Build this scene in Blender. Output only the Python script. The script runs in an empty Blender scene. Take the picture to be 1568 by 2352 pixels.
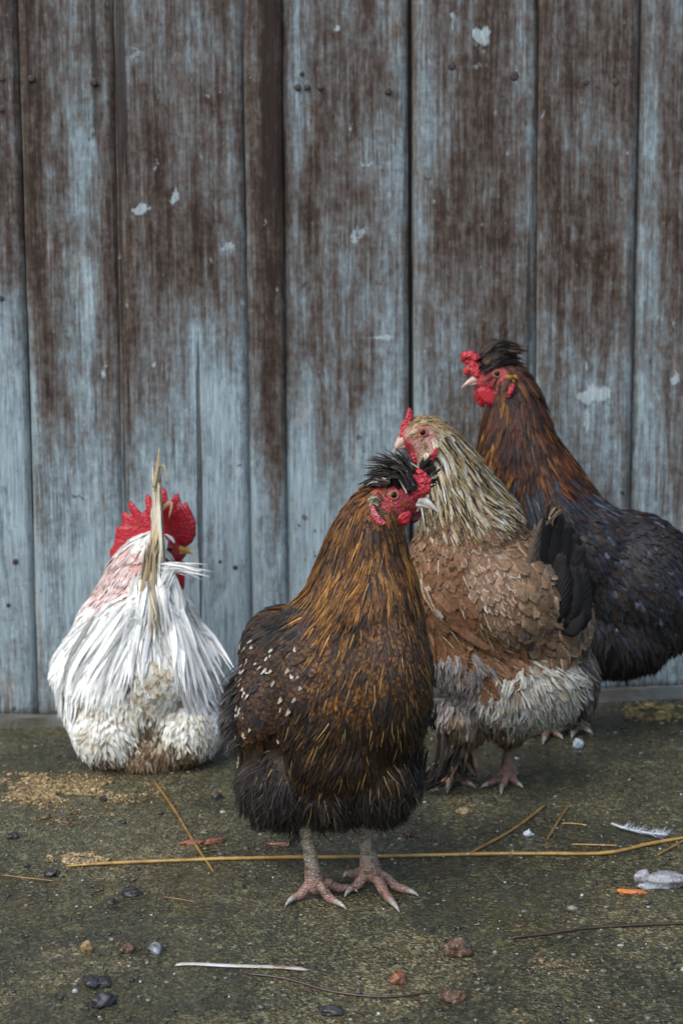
import bpy, bmesh, math, random
import numpy as np
from mathutils import Vector, Matrix, noise
from mathutils.bvhtree import BVHTree

# ------------------------------------------------------------------ camera
W0, H0 = 1568.0, 2352.0            # picture measured in a 1568 x 2352 grid
LENS = 50.0
F = LENS / 36.0 * H0
CAM_H = 0.57
PITCH = math.radians(6.7)
ROLL = math.radians(0.4)
scene = bpy.context.scene
col = scene.collection
c_, s_ = math.cos(PITCH), math.sin(PITCH)
fwd = Vector((0, c_, -s_)); rt0 = Vector((1, 0, 0)); up0 = Vector((0, s_, c_))
rt = rt0 * math.cos(ROLL) - up0 * math.sin(ROLL)
up = rt0 * math.sin(ROLL) + up0 * math.cos(ROLL)
CAM = Vector((0, 0, CAM_H))
cd = bpy.data.cameras.new('camera'); cam = bpy.data.objects.new('camera', cd); col.objects.link(cam)
cam.matrix_world = Matrix(((rt.x, up.x, -fwd.x, CAM.x), (rt.y, up.y, -fwd.y, CAM.y), (rt.z, up.z, -fwd.z, CAM.z), (0, 0, 0, 1)))
cd.sensor_fit = 'VERTICAL'; cd.sensor_height = 36.0; cd.lens = LENS
cd.clip_start = 0.02; cd.clip_end = 500
cd.dof.use_dof = True; cd.dof.focus_distance = 1.42; cd.dof.aperture_fstop = 8.0
scene.camera = cam

# ------------------------------------------------------------------ sky, sun, exposure
SUN_DIR = Vector((-0.45, -0.46, 0.86)).normalized()
SKY_STRENGTH, SUN_STRENGTH, EXPOSURE = 0.13, 1.5, 1.0
world = bpy.data.worlds.new('World'); scene.world = world; world.use_nodes = True
wn = world.node_tree.nodes; wl = world.node_tree.links
sky = wn.new('ShaderNodeTexSky'); sky.sky_type = 'NISHITA'; sky.sun_disc = False
sky.sun_elevation = math.asin(SUN_DIR.z); sky.sun_rotation = math.atan2(SUN_DIR.x, SUN_DIR.y)
sky.air_density = 1.0; sky.dust_density = 2.0; sky.ozone_density = 1.6
wl.new(sky.outputs[0], wn['Background'].inputs[0]); wn['Background'].inputs[1].default_value = SKY_STRENGTH
sd = bpy.data.lights.new('sun', 'SUN'); sun = bpy.data.objects.new('sun', sd); col.objects.link(sun)
sd.energy = SUN_STRENGTH; sd.angle = math.radians(70); sd.color = (1.0, 0.985, 0.95)
sun.rotation_euler = SUN_DIR.to_track_quat('Z', 'Y').to_euler()
vs = scene.view_settings
vs.view_transform = 'Standard'; vs.look = 'None'; vs.gamma = 1.0; vs.use_curve_mapping = False; vs.exposure = EXPOSURE

# ------------------------------------------------------------------ helpers
rng = np.random.default_rng(7)
random.seed(7)

def ray(px, py):
    return fwd + rt * ((px - W0 / 2) / F) + up * ((H0 / 2 - py) / F)
def at(px, py, Y):
    d = ray(px, py); return CAM + d * (Y / d.y)
def G(px, py, z=0.0):
    d = ray(px, py); return CAM + d * ((z - CAM_H) / d.z)

def tag(o, label=None, cat=None, group=None, kind=None):
    if label: o['label'] = label
    if cat: o['category'] = cat
    if group: o['group'] = group
    if kind: o['kind'] = kind
    return o
def empty(name, loc):
    o = bpy.data.objects.new(name, None); o.location = loc; o.empty_display_size = 0.05
    col.objects.link(o); return o
def link(name, me, mat, parent=None, origin=None, smooth=True):
    """me is in world coordinates; shift it to the parent's (or its own) origin"""
    o = bpy.data.objects.new(name, me)
    if origin is None:
        origin = parent['_o'] if parent is not None and '_o' in parent else (0, 0, 0)
    origin = Vector(origin)
    me.transform(Matrix.Translation(-origin))
    col.objects.link(o)
    if parent is not None:
        o.parent = parent
        o['_o'] = list(origin)
    else:
        o.location = origin; o['_o'] = list(origin)
    if mat is not None:
        me.materials.clear(); me.materials.append(mat)
    if smooth:
        me.polygons.foreach_set('use_smooth', np.ones(len(me.polygons), bool))
    return o
def mesh(name, v, f):
    me = bpy.data.meshes.new(name); me.from_pydata([tuple(p) for p in v], [], f); me.update(); return me
def fast_mesh(name, v, q):
    """v (n,3) float, q (m,k) int"""
    me = bpy.data.meshes.new(name); m, k = q.shape
    me.vertices.add(len(v)); me.vertices.foreach_set('co', np.ascontiguousarray(v, np.float32).ravel())
    me.loops.add(m * k); me.loops.foreach_set('vertex_index', np.ascontiguousarray(q, np.int32).ravel())
    me.polygons.add(m); me.polygons.foreach_set('loop_start', np.arange(0, m * k, k, dtype=np.int32))
    me.update(calc_edges=True); return me
def set_attr(me, name, typ, arr):
    a = me.attributes.new(name, typ, 'POINT')
    arr = np.ascontiguousarray(arr, np.float32)
    a.data.foreach_set({'FLOAT': 'value', 'FLOAT_VECTOR': 'vector', 'FLOAT_COLOR': 'color'}[typ], arr.ravel())

_ico = {}
def ico(sub):
    if sub not in _ico:
        bm = bmesh.new(); bmesh.ops.create_icosphere(bm, subdivisions=sub, radius=1.0)
        bm.verts.index_update()
        _ico[sub] = (np.array([v.co[:] for v in bm.verts]), np.array([[v.index for v in f.verts] for f in bm.faces])); bm.free()
    return _ico[sub]
def rotY(a):
    c, s = math.cos(a), math.sin(a)
    return np.array(((c, 0, -s), (0, 1, 0), (s, 0, c)))      # turns x towards z
def rotZ(a):
    c, s = math.cos(a), math.sin(a)
    return np.array(((c, -s, 0), (s, c, 0), (0, 0, 1)))
def union_mesh(name, parts, voxel, smooth_it=8, sub=3, fac=0.5):
    """parts: list of (centre, radii(3), rotation 3x3) -> one continuous remeshed surface"""
    V, Q, n = [], [], 0
    iv, iq = ico(sub)
    for cen, rad, R in parts:
        p = (iv * np.array(rad)) @ np.array(R).T + np.array(cen)
        V.append(p); Q.append(iq + n); n += len(p)
    me = fast_mesh(name + '_src', np.vstack(V), np.vstack(Q))
    o = bpy.data.objects.new(name + '_tmp', me); col.objects.link(o)
    m = o.modifiers.new('r', 'REMESH'); m.mode = 'VOXEL'; m.voxel_size = voxel
    if smooth_it:
        m = o.modifiers.new('s', 'SMOOTH'); m.factor = fac; m.iterations = smooth_it
    dg = bpy.context.evaluated_depsgraph_get()
    out = bpy.data.meshes.new_from_object(o.evaluated_get(dg))
    bpy.data.objects.remove(o); bpy.data.meshes.remove(me)
    out.name = name
    return out
def catmull(pts, n):
    """pts (k,d) -> n samples"""
    P = np.array(pts, float); k = len(P)
    if k == 2:
        t = np.linspace(0, 1, n)[:, None]; return P[0] * (1 - t) + P[1] * t
    E = np.vstack((2 * P[0] - P[1], P, 2 * P[-1] - P[-2]))
    out = []
    for t in np.linspace(0, k - 1 - 1e-9, n):
        i = int(t); f = t - i; a, b, c, d = E[i], E[i + 1], E[i + 2], E[i + 3]
        out.append(0.5 * ((2 * b) + (c - a) * f + (2 * a - 5 * b + 4 * c - d) * f * f + (3 * b - a - 3 * c + d) * f ** 3))
    return np.array(out)
I3 = np.eye(3)
def chain_parts(pts, n):
    """pts: (x,y,z,r) world"""
    return [(q[:3], (q[3],) * 3, I3) for q in catmull(pts, n)]
def tube(pts, rad, seg=8, flat=1.0, cap=True, jitter=0.0):
    """swept tube through world points; flat squashes it vertically"""
    P = [Vector(p) for p in pts]; V = []; Fc = []
    for i, p in enumerate(P):
        t = (P[min(i + 1, len(P) - 1)] - P[max(i - 1, 0)]).normalized()
        a = t.cross(Vector((0, 0, 1)))
        if a.length < 1e-3: a = t.cross(Vector((0, 1, 0)))
        a.normalize(); b = a.cross(t).normalized()
        r = rad[i] if hasattr(rad, '__len__') else rad
        for k in range(seg):
            th = 2 * math.pi * k / seg; rr = r * (1 + random.uniform(-jitter, jitter))
            V.append(p + a * math.cos(th) * rr + b * math.sin(th) * rr * flat)
    for i in range(len(P) - 1):
        for k in range(seg):
            Fc.append((i * seg + k, i * seg + (k + 1) % seg, (i + 1) * seg + (k + 1) % seg, (i + 1) * seg + k))
    if cap:
        Fc.append(tuple(range(seg))[::-1]); Fc.append(tuple((len(P) - 1) * seg + k for k in range(seg)))
    return mesh('tube', V, Fc)

# ------------------------------------------------------------------ materials
def new_mat(name):
    m = bpy.data.materials.new(name); m.use_nodes = True
    nt = m.node_tree; b = nt.nodes['Principled BSDF']; return m, nt, b
class NT:
    """tiny node helper"""
    def __init__(s, nt): s.nt = nt
    def n(s, t, **kw):
        x = s.nt.nodes.new(t)
        for k, v in kw.items(): setattr(x, k, v)
        return x
    def put(s, sock, v):
        if hasattr(v, 'is_output') or hasattr(v, 'links'): s.nt.links.new(v, sock)
        elif isinstance(v, (tuple, list)) and len(v) == 3 and sock.type == 'RGBA': sock.default_value = (*v, 1)
        else: sock.default_value = v
    def math(s, op, a, b=0.0, c=None, clamp=False):
        x = s.n('ShaderNodeMath', operation=op, use_clamp=clamp); s.put(x.inputs[0], a); s.put(x.inputs[1], b)
        if c is not None: s.put(x.inputs[2], c)
        return x.outputs[0]
    def mix(s, f, a, b, mode='MIX'):
        x = s.n('ShaderNodeMix', data_type='RGBA', blend_type=mode); s.put(x.inputs[0], f); s.put(x.inputs[6], a); s.put(x.inputs[7], b)
        return x.outputs[2]
    def smooth(s, v, lo, hi, a=0.0, b=1.0):
        x = s.n('ShaderNodeMapRange', interpolation_type='SMOOTHSTEP'); s.put(x.inputs[0], v)
        s.put(x.inputs[1], lo); s.put(x.inputs[2], hi); s.put(x.inputs[3], a); s.put(x.inputs[4], b); return x.outputs[0]
    def coord(s, scale=(1, 1, 1), out='Object'):
        t = s.n('ShaderNodeTexCoord'); m = s.n('ShaderNodeMapping'); m.inputs['Scale'].default_value = scale
        s.nt.links.new(t.outputs[out], m.inputs[0]); return m.outputs[0]
    def noise(s, vec, scale, detail=4, rough=0.55, out=0, dist=0.0):
        x = s.n('ShaderNodeTexNoise'); s.put(x.inputs['Vector'], vec); x.inputs['Scale'].default_value = scale
        x.inputs['Detail'].default_value = detail; x.inputs['Roughness'].default_value = rough; x.inputs['Distortion'].default_value = dist
        return x.outputs[out]
    def voro(s, vec, scale, feature='F1', out='Distance', rand=1.0):
        x = s.n('ShaderNodeTexVoronoi', feature=feature); s.put(x.inputs['Vector'], vec); x.inputs['Scale'].default_value = scale
        x.inputs['Randomness'].default_value = rand
        return x.outputs[out]
    def attr(s, name, out='Fac'):
        x = s.n('ShaderNodeAttribute', attribute_name=name); return x.outputs[out]
    def bump(s, h, strength, dist, normal=None):
        x = s.n('ShaderNodeBump'); x.inputs['Strength'].default_value = strength; x.inputs['Distance'].default_value = dist
        s.put(x.inputs['Height'], h)
        if normal is not None: s.put(x.inputs['Normal'], normal)
        return x.outputs[0]
    def ramp(s, v, stops):
        x = s.n('ShaderNodeValToRGB'); s.put(x.inputs[0], v); e = x.color_ramp.elements
        while len(e) < len(stops): e.new(0.5)
        for k, (p, c) in enumerate(stops): e[k].position = p; e[k].color = (*c, 1)
        return x.outputs[0]

def mat_plumage(name, rough, spec=0.4, mott=1.0):
    m, nt, b = new_mat(name); N = NT(nt)
    A, B = N.attr('col_a', 'Color'), N.attr('col_b', 'Color')
    sep = N.n('ShaderNodeSeparateXYZ'); nt.links.new(N.attr('fuv', 'Vector'), sep.inputs[0])
    pat = N.n('ShaderNodeSeparateXYZ'); nt.links.new(N.attr('pat', 'Vector'), pat.inputs[0])
    u = N.math('ABSOLUTE', sep.outputs[0]); v = sep.outputs[1]
    co = N.coord()
    nz = N.noise(co, 260, 3)
    un = N.math('ADD', u, N.math('MULTIPLY', N.math('SUBTRACT', nz, 0.5), 0.7))
    vn = N.math('ADD', v, N.math('MULTIPLY', N.math('SUBTRACT', nz, 0.5), 0.25))
    st = N.smooth(N.math('SUBTRACT', pat.outputs[0], un), -0.2, 0.2)
    tp = N.smooth(N.math('SUBTRACT', vn, pat.outputs[1]), -0.06, 0.06)
    bar = N.math('MULTIPLY', N.smooth(N.math('SINE', N.math('MULTIPLY', vn, 19.0)), -0.1, 0.5), pat.outputs[2])
    mask = N.math('MAXIMUM', N.math('MAXIMUM', st, tp), bar)
    c = N.mix(mask, A, B)
    # barbs: fine oblique lines on each vane
    ph = N.math('ADD', N.math('MULTIPLY', v, 60.0), N.math('MULTIPLY', u, -16.0))
    brb = N.math('SINE', N.math('ADD', ph, N.math('MULTIPLY', sep.outputs[2], 40.0)))
    c = N.mix(N.math('MULTIPLY_ADD', brb, 0.09 * mott, 0.12 * mott), c, (0.0, 0.0, 0.0), 'MIX')
    mot = N.noise(co, 120, 4, 0.7)
    c = N.mix(1.0, c, N.ramp(mot, [(0.25, (1 - .45 * mott,) * 3), (0.7, (1 + .25 * mott, 1 + .22 * mott, 1 + .18 * mott))]), 'MULTIPLY')
    c = N.mix(N.smooth(N.noise(co, 340, 3, 0.6), 0.52, 0.66, 0, 0.5 * mott), c, N.mix(1.0, c, (0.25, 0.24, 0.24), 'MULTIPLY'))
    nt.links.new(c, b.inputs['Base Color'])
    b.inputs['Roughness'].default_value = rough
    b.inputs['Specular IOR Level'].default_value = spec
    nt.links.new(N.bump(N.math('ADD', brb, N.math('MULTIPLY', mot, 2.0)), 0.35, 0.0006), b.inputs['Normal'])
    return m
def mat_body(name):
    m, nt, b = new_mat(name); N = NT(nt)
    co = N.coord()
    nz = N.noise(co, 190, 5, 0.65); v = N.voro(co, 420)
    skin = N.attr('skin')
    base = N.attr('col', 'Color')
    sk = N.mix(N.smooth(nz, 0.35, 0.7), base, N.mix(1.0, base, (0.45, 0.30, 0.30), 'MULTIPLY'))
    sk = N.mix(N.smooth(N.noise(co, 330, 3), 0.60, 0.72, 0, 0.45), sk, (0.55, 0.36, 0.34))
    dn = N.mix(N.smooth(nz, 0.3, 0.7), base, N.mix(1.0, base, (0.5, 0.5, 0.5), 'MULTIPLY'))
    nt.links.new(N.mix(skin, dn, sk), b.inputs['Base Color'])
    b.inputs['Roughness'].default_value = 0.5
    nt.links.new(N.bump(N.math('ADD', v, N.math('MULTIPLY', nz, 1.2)), 0.6, 0.002), b.inputs['Normal'])
    return m
def mat_flesh(name, c1, c2, rough=0.42, scale=260, bump=0.5):
    m, nt, b = new_mat(name); N = NT(nt); co = N.coord()
    nz = N.noise(co, scale * 0.45, 5, 0.6); v = N.voro(co, scale)
    c = N.mix(N.smooth(nz, 0.35, 0.72), c1, c2)
    nt.links.new(c, b.inputs['Base Color']); b.inputs['Roughness'].default_value = rough
    b.inputs['Subsurface Weight'].default_value = 0.12; b.inputs['Subsurface Radius'].default_value = (0.01, 0.003, 0.002)
    b.inputs['Subsurface Scale'].default_value = 0.3
    nt.links.new(N.bump(N.math('ADD', v, nz), bump, 0.0018), b.inputs['Normal'])
    return m
def mat_speckle(name, c1, c2, c3=None, rough=0.5, scale=120, bump=0.5, dist=0.002, spec=0.5, grain=(1, 1, 1), rvar=0.0):
    m, nt, b = new_mat(name); N = NT(nt); co = N.coord(grain)
    nz = N.noise(co, scale, 6, 0.65)
    c = N.mix(N.smooth(nz, 0.38, 0.66), c1, c2)
    if c3: c = N.mix(N.smooth(N.noise(co, scale * 2.3, 4, 0.7), 0.58, 0.68), c, c3)
    nt.links.new(c, b.inputs['Base Color'])
    nt.links.new(N.smooth(N.noise(co, scale * 0.7, 3), 0.3, 0.7, rough - rvar, rough + rvar), b.inputs['Roughness'])
    b.inputs['Specular IOR Level'].default_value = spec
    nt.links.new(N.bump(nz, bump, dist), b.inputs['Normal'])
    return m
def mat_leg(name, horn, pink, dirt):
    m, nt, b = new_mat(name); N = NT(nt); co = N.coord((1, 1, 1.7))
    v = N.voro(co, 210, 'DISTANCE_TO_EDGE'); nz = N.noise(co, 160, 5, 0.65); g = N.n('ShaderNodeNewGeometry')
    hz = N.n('ShaderNodeSeparateXYZ'); nt.links.new(g.outputs['Position'], hz.inputs[0])
    tarsus = N.smooth(N.math('ADD', hz.outputs[2], N.math('MULTIPLY', nz, 0.02)), 0.026, 0.052)
    c = N.mix(tarsus, pink, horn)
    c = N.mix(N.smooth(v, 0.0, 0.13, 0.32, 0.0), c, dirt)
    c = N.mix(N.smooth(N.noise(co, 75, 4, 0.7), 0.46, 0.60, 0, 0.85), c, dirt)
    c = N.mix(N.smooth(N.noise(co, 420, 2), 0.62, 0.7, 0, 0.7), c, (0.42, 0.40, 0.36))
    nt.links.new(c, b.inputs['Base Color']); b.inputs['Roughness'].default_value = 0.38
    nt.links.new(N.bump(N.math('ADD', N.smooth(v, 0, 0.22), N.math('MULTIPLY', nz, 0.8)), 0.6, 0.0014), b.inputs['Normal'])
    return m
def mat_plain(name, c, rough=0.4, spec=0.5, coat=0.0):
    m, nt, b = new_mat(name); N = NT(nt)
    nz = N.noise(N.coord(), 180, 4)
    nt.links.new(N.mix(N.smooth(nz, 0.3, 0.7), c, tuple(x * 0.72 for x in c)), b.inputs['Base Color'])
    b.inputs['Roughness'].default_value = rough; b.inputs['Specular IOR Level'].default_value = spec; b.inputs['Coat Weight'].default_value = coat
    return m
def mat_attr(name, rough=0.45, spec=0.5):
    m, nt, b = new_mat(name); N = NT(nt)
    nz = N.noise(N.coord(), 420, 3)
    nt.links.new(N.mix(N.smooth(nz, 0.35, 0.7, 0, 0.6), N.attr('col', 'Color'), (0.02, 0.018, 0.014)), b.inputs['Base Color'])
    b.inputs['Roughness'].default_value = rough; b.inputs['Specular IOR Level'].default_value = spec
    nt.links.new(N.bump(nz, 0.5, 0.001), b.inputs['Normal'])
    return m

def mat_planks():
    m, nt, b = new_mat('weathered_planks'); N = NT(nt)
    geo = N.n('ShaderNodeTexCoord').outputs['Object']
    rnd = N.attr('plank_seed')
    off = N.n('ShaderNodeVectorMath', operation='ADD'); nt.links.new(geo, off.inputs[0])
    cx = N.n('ShaderNodeCombineXYZ'); nt.links.new(N.math('MULTIPLY', rnd, 7.3), cx.inputs[0]); nt.links.new(N.math('MULTIPLY', rnd, 3.1), cx.inputs[2])
    nt.links.new(cx.outputs[0], off.inputs[1])
    def mp(sc):
        x = N.n('ShaderNodeMapping'); nt.links.new(off.outputs[0], x.inputs[0]); x.inputs['Scale'].default_value = sc; return x.outputs[0]
    grain = N.noise(mp((1, 1, 0.045)), 95, 6, 0.7)           # long vertical grain
    fine = N.noise(mp((1, 1, 0.06)), 330, 4, 0.7)
    streak = N.noise(mp((1, 1, 0.16)), 34, 7, 0.68, dist=0.3)
    blotch = N.noise(mp((1, 1, 0.55)), 16, 8, 0.68, dist=0.4)
    thin = N.noise(mp((1, 1, 0.035)), 210, 4, 0.65)
    saw = N.noise(mp((0.10, 1, 1)), 200, 4, 0.65)             # saw marks across the board
    crumb = N.noise(mp((1, 1, 0.7)), 75, 6, 0.72)
    pale, brown, white = N.attr('pale'), N.attr('brown'), N.attr('white')
    # weathering level, plus shade painted at one plank edge: -1 brown ... +1 pale
    lv = N.math('ADD', N.math('MULTIPLY', N.math('SUBTRACT', streak, 0.5), 3.6), N.math('MULTIPLY', N.math('SUBTRACT', blotch, 0.5), 3.4))
    lv = N.math('ADD', lv, N.math('MULTIPLY', N.math('SUBTRACT', crumb, 0.5), 3.0))
    lv = N.math('ADD', lv, N.math('MULTIPLY', N.math('SUBTRACT', grain, 0.5), 2.8))
    lv = N.math('ADD', lv, N.math('MULTIPLY', N.math('SUBTRACT', saw, 0.5), 0.8))
    lv = N.math('ADD', lv, N.math('MULTIPLY', N.math('SUBTRACT', thin, 0.5), 2.6))
    lv = N.math('ADD', lv, N.math('MULTIPLY', N.math('SUBTRACT', N.noise(mp((1, 1, 0.4)), 210, 5, 0.75), 0.5), 2.4))
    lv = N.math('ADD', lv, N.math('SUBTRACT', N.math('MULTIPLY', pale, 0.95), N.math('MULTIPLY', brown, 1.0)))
    x = N.math('MULTIPLY_ADD', lv, 0.29, 0.50, clamp=True)
    c = N.ramp(x, [(0.0, (0.022, 0.011, 0.005)), (0.20, (0.057, 0.035, 0.023)), (0.38, (0.100, 0.081, 0.067)),
                   (0.54, (0.140, 0.135, 0.124)), (0.74, (0.196, 0.236, 0.242)), (1.0, (0.31, 0.385, 0.40))])
    # rusty warm tint here and there
    c = N.mix(N.smooth(N.noise(mp((1, 1, 0.25)), 21, 6, 0.7), 0.57, 0.74, 0, 0.55), c, N.mix(1.0, c, (1.35, 0.85, 0.58), 'MULTIPLY'))
    # flaked white paint spots
    wm = N.smooth(N.math('ADD', white, N.math('MULTIPLY', N.math('SUBTRACT', crumb, 0.5), 1.6)), 0.42, 0.62)
    c = N.mix(N.math('MULTIPLY', wm, 0.85), c, (0.40, 0.465, 0.46))
    spots = N.smooth(N.noise(mp((1, 1, 0.55)), 48, 5, 0.7), 0.675, 0.70, 0, 0.75)
    c = N.mix(spots, c, (0.34, 0.40, 0.40))
    c = N.mix(N.smooth(N.noise(mp((1, 1, 0.6)), 90, 4, 0.7), 0.69, 0.72, 0, 0.7), c, (0.30, 0.22, 0.13))
    dk = N.smooth(N.noise(mp((1, 1, 0.8)), 60, 3, 0.5), 0.70, 0.75, 0, 0.75)
    c = N.mix(dk, c, (0.050, 0.035, 0.028))
    edge = N.attr('edge')
    c = N.mix(N.math('MULTIPLY', edge, N.smooth(fine, 0.3, 0.7, 0.3, 0.9)), c, (0.060, 0.045, 0.030))
    crack = N.smooth(N.noise(mp((1, 1, 0.02)), 44, 3, 0.55), 0.335, 0.30)
    c = N.mix(N.math('MULTIPLY', crack, 0.75), c, (0.020, 0.016, 0.013))
    c = N.mix(1.0, c, N.ramp(fine, [(0.3, (0.52, 0.52, 0.52)), (0.68, (1.24, 1.24, 1.24))]), 'MULTIPLY')
    nt.links.new(c, b.inputs['Base Color'])
    b.inputs['Roughness'].default_value = 0.72; b.inputs['Specular IOR Level'].default_value = 0.3
    h = N.math('ADD', N.math('MULTIPLY', grain, 1.0), N.math('ADD', N.math('MULTIPLY', fine, 0.5), N.math('MULTIPLY', saw, 0.25)))
    h = N.math('SUBTRACT', h, N.math('MULTIPLY', crack, 1.6)); h = N.math('ADD', h, N.math('MULTIPLY', wm, 0.3))
    nt.links.new(N.bump(h, 0.8, 0.0022), b.inputs['Normal'])
    return m
def mat_ground():
    m, nt, b = new_mat('wet_concrete_yard'); N = NT(nt); co = N.coord()
    big = N.noise(co, 3.2, 5, 0.6, dist=0.5); mid = N.noise(co, 17, 6, 0.65); fin = N.noise(co, 190, 5, 0.7); grit = N.noise(co, 520, 3, 0.6)
    c = N.ramp(big, [(0.30, (0.055, 0.052, 0.033)), (0.5, (0.088, 0.084, 0.056)), (0.7, (0.130, 0.124, 0.090))])
    c = N.mix(N.smooth(mid, 0.42, 0.68, 0, 0.7), c, (0.060, 0.062, 0.034))
    c = N.mix(N.smooth(N.noise(co, 31, 5, 0.7), 0.56, 0.70, 0, 0.6), c, (0.15, 0.135, 0.095))
    c = N.mix(1.0, c, N.ramp(fin, [(0.3, (0.42, 0.42, 0.42)), (0.7, (1.45, 1.42, 1.35))]), 'MULTIPLY')
    c = N.mix(N.smooth(grit, 0.64, 0.70, 0, 0.7), c, (0.26, 0.25, 0.20))
    c = N.mix(N.smooth(N.noise(co, 330, 2, 0.5), 0.66, 0.71, 0, 0.8), c, (0.012, 0.012, 0.011))
    c = N.mix(N.smooth(N.noise(co, 240, 2, 0.5), 0.68, 0.72, 0, 0.6), c, (0.17, 0.105, 0.04))
    wob = N.n('ShaderNodeVectorMath', operation='MULTIPLY_ADD'); nt.links.new(N.noise(co, 150, 3, 0.6, out=1), wob.inputs[0]); wob.inputs[1].default_value = (.008,) * 3; nt.links.new(co, wob.inputs[2])
    for sc, lo_, hi_ in ((150, .80, .86), (260, .70, .78), (430, .62, .72)):
        vc = N.n('ShaderNodeSeparateColor'); nt.links.new(N.voro(wob.outputs[0], sc, 'F1', 'Color'), vc.inputs[0])
        chip = N.ramp(vc.outputs[1], [(0.0, (.018, .018, .017)), (.28, (.045, .045, .036)), (.45, (.16, .145, .10)), (.62, (.22, .155, .07)), (.78, (.25, .265, .24)), (1.0, (.36, .38, .36))])
        c = N.mix(N.math('MULTIPLY', N.smooth(vc.outputs[0], lo_, hi_), 0.9), c, chip)
    c = N.mix(1.0, c, N.ramp(N.noise(co, 6.5, 5, 0.65, dist=0.6), [(0.32, (0.38, 0.37, 0.20)), (0.5, (0.60, 0.57, 0.32)), (0.66, (0.92, 0.82, 0.50))]), 'MULTIPLY')
    film = N.smooth(N.math('ADD', N.noise(co, 4.3, 5, 0.62, dist=0.8), N.math('MULTIPLY', N.math('SUBTRACT', fin, 0.5), 0.35)), 0.47, 0.60)
    c = N.mix(N.math('MULTIPLY', film, 0.62), c, N.mix(1.0, N.mix(0.55, c, (0.055, 0.058, 0.034)), (0.62, 0.62, 0.55), 'MULTIPLY'))
    nt.links.new(c, b.inputs['Base Color'])
    wet = N.smooth(N.math('ADD', big, N.math('MULTIPLY', N.math('SUBTRACT', mid, 0.5), 0.8)), 0.40, 0.62)
    nt.links.new(N.math('MULTIPLY', N.math('ADD', N.math('MULTIPLY', wet, 0.26), N.math('MULTIPLY_ADD', fin, 0.28, 0.12)), N.math('MULTIPLY_ADD', film, -0.66, 1.0)), b.inputs['Roughness'])
    b.inputs['Specular IOR Level'].default_value = 0.5
    h = N.math('ADD', N.math('MULTIPLY', fin, 1.0), N.math('ADD', N.math('MULTIPLY', grit, 0.55), N.math('MULTIPLY', mid, 2.0)))
    hb = N.math('MULTIPLY', N.math('ADD', h, N.math('MULTIPLY', N.voro(co, 300), 0.8)), N.math('MULTIPLY_ADD', film, -0.55, 1.0))
    nt.links.new(N.bump(hb, 0.9, 0.0042), b.inputs['Normal'])
    return m

M_FEATHER_WET = mat_plumage('wet_plumage', 0.40, 0.24)
M_FEATHER_DRY = mat_plumage('dry_plumage', 0.62, 0.18)
M_FEATHER_WHITE = mat_plumage('white_plumage', 0.62, 0.15, 0.2)
M_BODY = mat_body('bird_body')
M_RED = mat_flesh('red_comb', (0.40, 0.006, 0.016), (0.24, 0.003, 0.010))
M_PINKRED = mat_flesh('pink_red_comb', (0.50, 0.025, 0.035), (0.26, 0.008, 0.014), 0.42, 330, 1.0)
M_LOBE = mat_flesh('earlobe_skin', (0.42, 0.015, 0.04), (0.44, 0.20, 0.22), 0.45, 420, 1.0)
M_WHITE_LOBE = mat_flesh('ear_tuft', (0.34, 0.30, 0.23), (0.20, 0.12, 0.06))
M_EYE = mat_plain('orange_iris', (0.52, 0.19, 0.015), 0.15, 0.4, 0.2)
M_PUPIL = mat_plain('pupil', (0.002, 0.002, 0.002), 0.12, 0.25, 0.0)
M_LID = mat_flesh('eyelid', (0.34, 0.09, 0.085), (0.22, 0.05, 0.05))
M_BEAK = mat_speckle('pale_horn_beak', (0.62, 0.60, 0.55), (0.45, 0.38, 0.32), None, 0.35, 90, 0.2)
M_BEAK_Y = mat_speckle('yellow_beak', (0.55, 0.30, 0.03), (0.45, 0.20, 0.02), None, 0.35, 90, 0.2)
M_BEAK_P = mat_speckle('pinkish_horn_beak', (0.52, 0.38, 0.30), (0.40, 0.22, 0.17), None, 0.4, 90, 0.2)
M_LEG = mat_leg('scaly_leg', (0.25, 0.215, 0.15), (0.26, 0.145, 0.11), (0.065, 0.042, 0.025))
M_LEG_D = mat_leg('dirty_pink_leg', (0.19, 0.12, 0.08), (0.24, 0.125, 0.09), (0.05, 0.03, 0.018))
M_CLAW = mat_speckle('claw', (0.38, 0.35, 0.30), (0.20, 0.17, 0.14), None, 0.35, 140, 0.3)
M_WOOD = mat_planks(); M_GROUND = mat_ground()

# ------------------------------------------------------------------ ground
bm = bmesh.new()
bmesh.ops.create_grid(bm, x_segments=2, y_segments=2, size=60)
gm = bpy.data.meshes.new('ground'); bm.to_mesh(gm); bm.free()
ground = link('ground', gm, M_GROUND, smooth=False)
tag(ground, kind='structure')

# ------------------------------------------------------------------ plank wall
SILL_H = 0.016
wl0, wr0 = G(0, 1640, SILL_H), G(1568, 1573, SILL_H)
wdir = (wr0 - wl0); wdir.z = 0; wdir.normalize()
wnorm = Vector((wdir.y, -wdir.x, 0))             # towards the camera
def wall_uv(px, py):
    d = ray(px, py); t = (wl0 - CAM).dot(wnorm) / d.dot(wnorm); p = CAM + d * t
    return (p - wl0).dot(wdir), p.z
def wall_pt(u, z, out=0.0):
    return Vector((wl0.x + wdir.x * u + wnorm.x * out, wl0.y + wdir.y * u + wnorm.y * out, z))
WS = (wl0.y + wr0.y) / 2 / F                     # metres per picture unit on the wall
wall = empty('plank_wall', wall_pt(0.55, 0)); wall['_o'] = list(wall.location)
tag(wall, 'weathered grey-blue wall of vertical wooden planks behind the birds', 'wall')
def gsum(lst, U, Z):
    out = np.zeros_like(U)
    for x, y, rx, ry, a in lst:
        cu, cz = wall_uv(x, y)
        out += a * np.exp(-(((U - cu) / (rx * WS)) ** 2 + ((Z - cz) / (ry * WS)) ** 2))
    return out
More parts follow.
